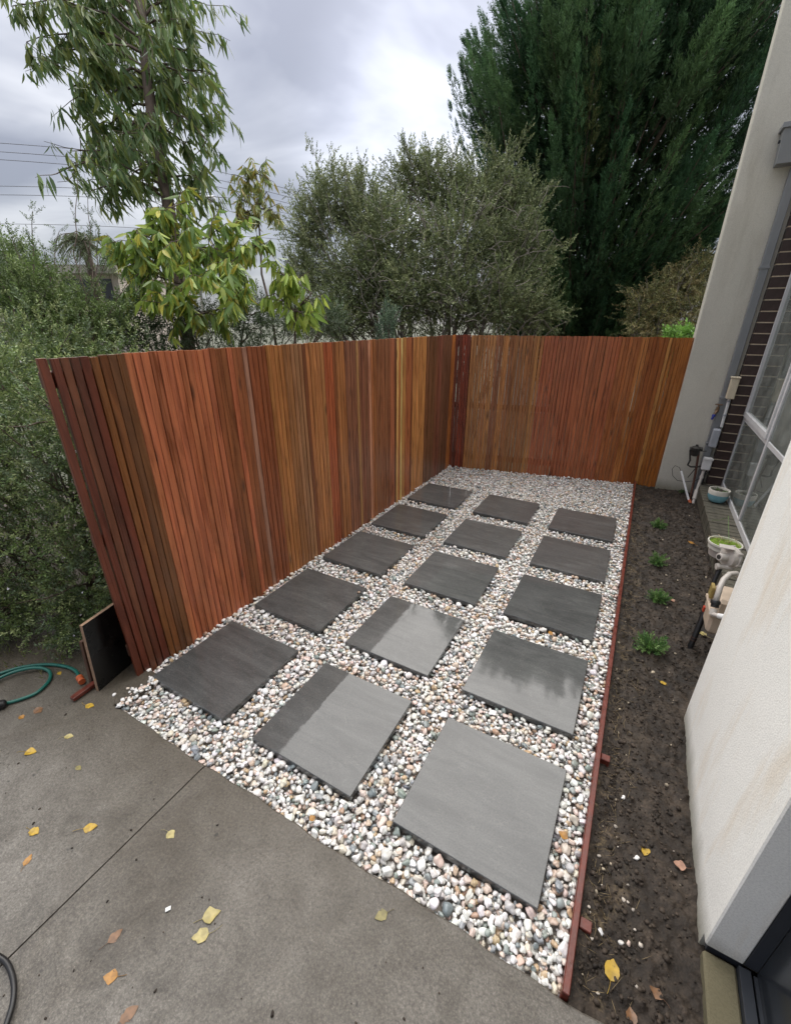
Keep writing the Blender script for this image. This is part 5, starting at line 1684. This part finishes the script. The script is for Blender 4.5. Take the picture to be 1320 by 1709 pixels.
# the big cypress
def cypress():
    r = np.random.default_rng(77)
    d0 = 9.0
    base = at(948, 700, d0) * [1, 1, 0] + [0, 0, -.08]
    root = empty("cypress_tree", tuple(base), "huge dark green cypress towering over the far fence", "tree")
    zs_ = np.array([.3, 1.2, 2.2, 2.9, 4.0, 5.2, 6.0, 6.5, 6.9, 7.2]); rs_ = np.array([1.1, 1.4, 1.8, 2.15, 2.65, 3.15, 2.85, 2.3, 1.5, .5])
    npl = 470
    z = r.uniform(.5, 7.1, npl)
    toC = nz((C0 - base) * [1, 1, 0]); a0 = math.atan2(toC[1], toC[0])
    az = a0 + np.where(r.random(npl) < .82, r.uniform(-1.9, 1.9, npl), r.uniform(-math.pi, math.pi, npl))
    R = np.interp(z, zs_, rs_) * r.uniform(.72, 1.14, npl)
    tip = base + np.stack([R * np.cos(az), R * np.sin(az), z], 1)
    rt_h = nz(RT * [1, 1, 0]); lat = (tip - base) @ rt_h; lim_ = np.interp(z, [1, 2, 3, 4, 5, 6, 7], [.8, 1.0, 1.3, 1.8, 2.3, 1.2, .4])
    tip = tip - rt_h * np.maximum(0, lat - lim_)[:, None]
    liml = np.interp(z, [1, 3, 4, 5, 6, 7], [1.1, 1.9, 2.3, 2.8, 2.6, 1.1]); tip = tip + rt_h * np.maximum(0, -lat - liml)[:, None]
    el = np.radians(np.clip(r.normal(50, 10, npl) + (z - 5) * 1.5, 25, 78))
    dr_ = np.stack([np.cos(az) * np.cos(el), np.sin(az) * np.cos(el), np.sin(el)], 1)
    dr_ = nz(dr_ + rt_h * (.12 + .16 * np.clip(lat / 3, -1, 1))[:, None])
    Lp = r.uniform(1.0, 2.0, npl)
    paths = [(wobble(base, base + [0, 0, 6.4], r, .01, 10), .26, .03)]
    P_, D_, S_, Cc = [], [], [], []
    cols = np.array([lin(72, 104, 70), lin(86, 118, 78), lin(60, 92, 62), lin(96, 126, 82)])
    for i in range(npl):
        st = tip[i] - dr_[i] * Lp[i] + np.array([0, 0, -.12 * Lp[i]])
        side = nz(np.cross(dr_[i], [0, 0, 1.0])); up2 = np.cross(side, dr_[i])
        m_ = 135
        t = r.uniform(0, 1, m_) ** .8
        rad = (.30 * (1 - t) ** .75 * np.minimum(1, .3 + 2.5 * t) + .012) * r.uniform(.2, 1, m_)
        a = r.uniform(0, 6.283, m_)
        o = side[None] * (np.cos(a) * rad)[:, None] + up2[None] * (np.sin(a) * rad)[:, None]
        P_.append(st + (tip[i] - st) * t[:, None] + np.array([0, 0, -.10 * Lp[i]]) * (np.sin(math.pi * t))[:, None] + o)
        D_.append(dr_[i] + o * 2.6 + r.normal(0, .14, (m_, 3)) + np.array([0, 0, .15]) * t[:, None])
        S_.append(r.uniform(.10, .19, m_) * (1 - .25 * t))
        c = cols[r.integers(0, 4)] * r.uniform(.7, 1.25)
        if r.random() < .01: c = np.array(lin(106, 116, 72))
        Cc.append(np.tile(c, (m_, 1)) * r.uniform(.85, 1.15, (m_, 1)) * (.38 + .95 * t)[:, None])  # colour darkens towards the plume base, painting in the crown's inner shade
        if i % 2 == 0:
            paths.append((wobble(base + [0, 0, max(.3, st[2] - 1.0)], st, r, .05, 3), .03, .015)); paths.append(([st, (st + tip[i]) / 2 + [0, 0, -.06], tip[i]], .014, .004))
    # inner foliage, its shade put into a darker colour
    m_ = 9000
    z2 = r.uniform(.3, 6.6, m_); a2 = r.uniform(0, 6.283, m_); R2 = np.interp(z2, zs_, rs_) * np.sqrt(r.uniform(.02, .34, m_))
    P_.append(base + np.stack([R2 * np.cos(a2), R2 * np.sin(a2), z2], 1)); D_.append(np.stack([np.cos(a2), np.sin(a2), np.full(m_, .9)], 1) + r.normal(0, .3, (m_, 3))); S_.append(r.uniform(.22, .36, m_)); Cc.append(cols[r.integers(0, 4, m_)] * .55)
    P_ = np.concatenate(P_); D_ = nz(np.concatenate(D_)); S_ = np.concatenate(S_); Cc = np.concatenate(Cc)
    tm = [t_spray(60 + k, 4) for k in range(5)]
    rel = P_ - base
    P_ = P_ - (rel @ toC)[:, None] * toC * .38          # the crown is broader than it is deep
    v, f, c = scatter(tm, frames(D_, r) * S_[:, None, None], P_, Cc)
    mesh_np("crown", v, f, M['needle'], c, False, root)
    paths = [([np.array(q) - ((np.array(q) - base) @ toC) * toC * .38 for q in pp_], a_, b__) for pp_, a_, b__ in paths]
    branch_mesh("trunk", paths, M['bark'], root, 6)


cypress()

# small plants in the soil bed
SP_ = [t_sprig(90 + i, 26, .32, .03, 50) for i in range(4)]
for (px, py, R, lab) in ((1098, 880, .055, "small green plant in the soil, farthest of four in the row"), (1097, 942, .060, "second small green plant from the far fence in the soil"), (1098, 1004, .060, "third small green plant from the far fence, beside a pale leaf"), (1083, 1086, .072, "largest small green plant in the soil, nearest the camera")):
    p = onz(px, py, -.035); z = soil_z(p[0], p[1]) - .004
    root = empty("bedding_plant", (p[0], p[1], z), lab, "plant", "small plants in the soil bed")
    n = 52
    a = rs.uniform(0, 6.283, n); el = rs.uniform(.15, 1.3, n)
    d = np.stack([np.cos(a) * np.cos(el), np.sin(a) * np.cos(el), np.sin(el)], 1)
    v_, f_, c_ = scatter(SP_, frames(d, rs) * (R * rs.uniform(.8, 1.3, n))[:, None, None], np.array([p[0], p[1], z + .008]) + d * .008 + rs.normal(0, .008, (n, 3)) * [1, 1, .2], np.array([lin(96, 134, 68), lin(80, 116, 64), lin(124, 154, 92)])[rs.integers(0, 3, n)])
    mesh_np("foliage", v_, f_, M['leaf'], c_, False, root)
    q = MB()
    for k in range(5): q.tube([(p[0], p[1], z - .01), np.array([p[0], p[1], z]) + d[k] * R * .8], .0013, 4)
    q.build("stems", M['bark'], root)
p = onz(1135, 818, -.03)
root = empty("weed", (p[0], p[1], -.03), "tiny weed growing at the foot of the rendered wall", "plant")
n = 9; a = rs.uniform(0, 6.28, n); d = nz(np.stack([np.cos(a), np.sin(a), rs.uniform(.2, .8, n)], 1))
v_, f_, c_ = scatter(SPR_BIG, frames(d, rs) * .045, np.tile([p[0], p[1] - .05, -.03], (n, 1)), np.tile(lin(80, 104, 60), (n, 1)))
mesh_np("foliage", v_, f_, M['leaf'], c_, False, root)

# ------------------------------------------------------------------ background
# pale house over the hedge
hb = at(165, 520, 16.0)
dirx = nz(RT * [1, 1, 0]); diry = nz(FW * [1, 1, 0])
t = empty("neighbour_house", (hb[0], hb[1], -.09), "pale flat roofed house far behind the hedge", "house")


def hbx(name, x0, x1, z0, z1, y0, y1, mat, par):
    c = np.array([hb[0], hb[1], 0]) + dirx * (x0 + x1) / 2 + diry * (y0 + y1) / 2 + np.array([0, 0, (z0 + z1) / 2])
    return MB().obox(c, dirx * (x1 - x0) / 2, diry * (y1 - y0) / 2, np.array([0, 0, (z1 - z0) / 2])).build(name, mat, par)


hbx("wall", -6, 1.0, -.09, 3.15, 0, 6, M['farwall'], t)
hbx("roof", -6.3, 1.2, 3.151, 3.42, -.35, 6.3, M['farroof'], t)
hbx("window", -.95, .75, 2.25, 3.0, -.03, .02, M['darkglass'], t)
hbx("window", -3.6, -2.2, 1.2, 2.8, -.03, .02, M['darkglass'], t)
# a pale garage wall far behind the corner, glimpsed through the slats
gp = at(800, 690, 9.0)
t = empty("garage_wall", (-1.2, 8.6, -.09), "pale garage wall glimpsed through gaps of the far fence corner", "wall")
MB().box((-.75, 8.3, -.09), (0.25, 8.45, 1.15)).build("panel", simple("white_wall_paint", (.6, .6, .58), .7), t)
MB().box((-.8, 8.27, 1.1505), (0.3, 8.48, 1.2)).build("coping", M['farroof'], t)

# palm beyond
pbz = at(140, 402, 14.0)
t = empty("palm_tree", (pbz[0], pbz[1], -.09), "distant palm tree above the pale house", "tree")
branch_mesh("trunk", [([(pbz[0], pbz[1], -.09), (pbz[0] + .1, pbz[1], 2), pbz], .16, .12)], M['bark'], t, 8)
V, F, Cc = [], [], []
paths = []; pp = []; dd_ = []; ss = []
for k in range(26):
    a = rs.uniform(0, 6.28); e_ = rs.uniform(-.5, 1.1)
    d = np.array([math.cos(a) * math.cos(e_), math.sin(a) * math.cos(e_), math.sin(e_)])
    L_ = rs.uniform(.8, 1.2); pts = [pbz + d * L_ * s_ + np.array([0, 0, -.75 * s_ * s_ * L_]) for s_ in np.linspace(0, 1, 7)]
    paths.append((pts, .02, .005))
    for i in range(1, 7):
        for s_ in (-1, 1):
            for u_ in (0, .33, .66):
                tn = nz(pts[i] - pts[i - 1]); sd_ = nz(np.cross(tn, [0, 0, 1.0])) * s_
                pp.append(pts[i - 1] + (pts[i] - pts[i - 1]) * u_); dd_.append(sd_ * .8 + tn * .6 + np.array([0, 0, -.5])); ss.append(.34)
branch_mesh("frond_stems", paths, M['bark'], t, 4)
n = len(pp)
v_, f_, c_ = scatter([t_blade(2, .045, .05, .1)], frames(nz(np.array(dd_)), rs) * np.array(ss)[:, None, None], np.array(pp), np.tile(lin(88, 98, 68), (n, 1)) * rs.uniform(.7, 1.2, (n, 1)))
mesh_np("crown", v_, f_, M['leaf'], c_, False, t)

# street lamp
lp = at(349, 332, 20)
t = empty("street_lamp", tuple(lp * [1, 1, 0] + dirx * 0 + [0, 0, -.09]), "grey street lamp head seen between the gum trees", "street lamp")
pole = lp - dirx * 1.1
MB().tube([(pole[0], pole[1], -.09), (pole[0], pole[1], lp[2] - .5), pole + [0, 0, -.1], pole + dirx * .35 + [0, 0, .02], lp - dirx * .1], [.08, .06, .04, .03, .03], 8).build("pole", M['steel'], t, True)
MB().lathe(lp - dirx * .2, dirx, [(.04, 0), (.11, .08), (.15, .25), (.13, .42), (.05, .5)], 12).build("lamp_head", M['steel'], t, True)

# power lines
WL = [((-160, 228, 22), (160, 252, 22), (350, 283, 24), (560, 338, 27), (760, 400, 32)), ((-160, 243, 22), (160, 266, 22), (350, 297, 24), (560, 350, 27), (760, 410, 32)), ((-160, 256, 22), (160, 279, 22), (350, 309, 24), (560, 360, 27), (760, 420, 32)),
      ((-160, 309, 24), (130, 314, 24), (330, 333, 26), (560, 372, 30), (760, 425, 34)), ((-160, 324, 24), (130, 328, 24), (330, 345, 26), (560, 383, 30), (760, 432, 34)), ((-160, 372, 26), (130, 376, 26), (330, 388, 28), (560, 410, 32), (760, 445, 36))]
nm = ["topmost", "second from the top", "third from the top", "fourth from the top", "fifth from the top", "lowest"]
for i, w_ in enumerate(WL):
    o = MB().tube(smooth_path([at(*q) for q in w_], 6), .013, 5).build("power_line", M['wire'], smooth=True)
    tag(o, f"thin overhead power line behind the gum tree, {nm[i]} of six", "power line", "overhead power lines")
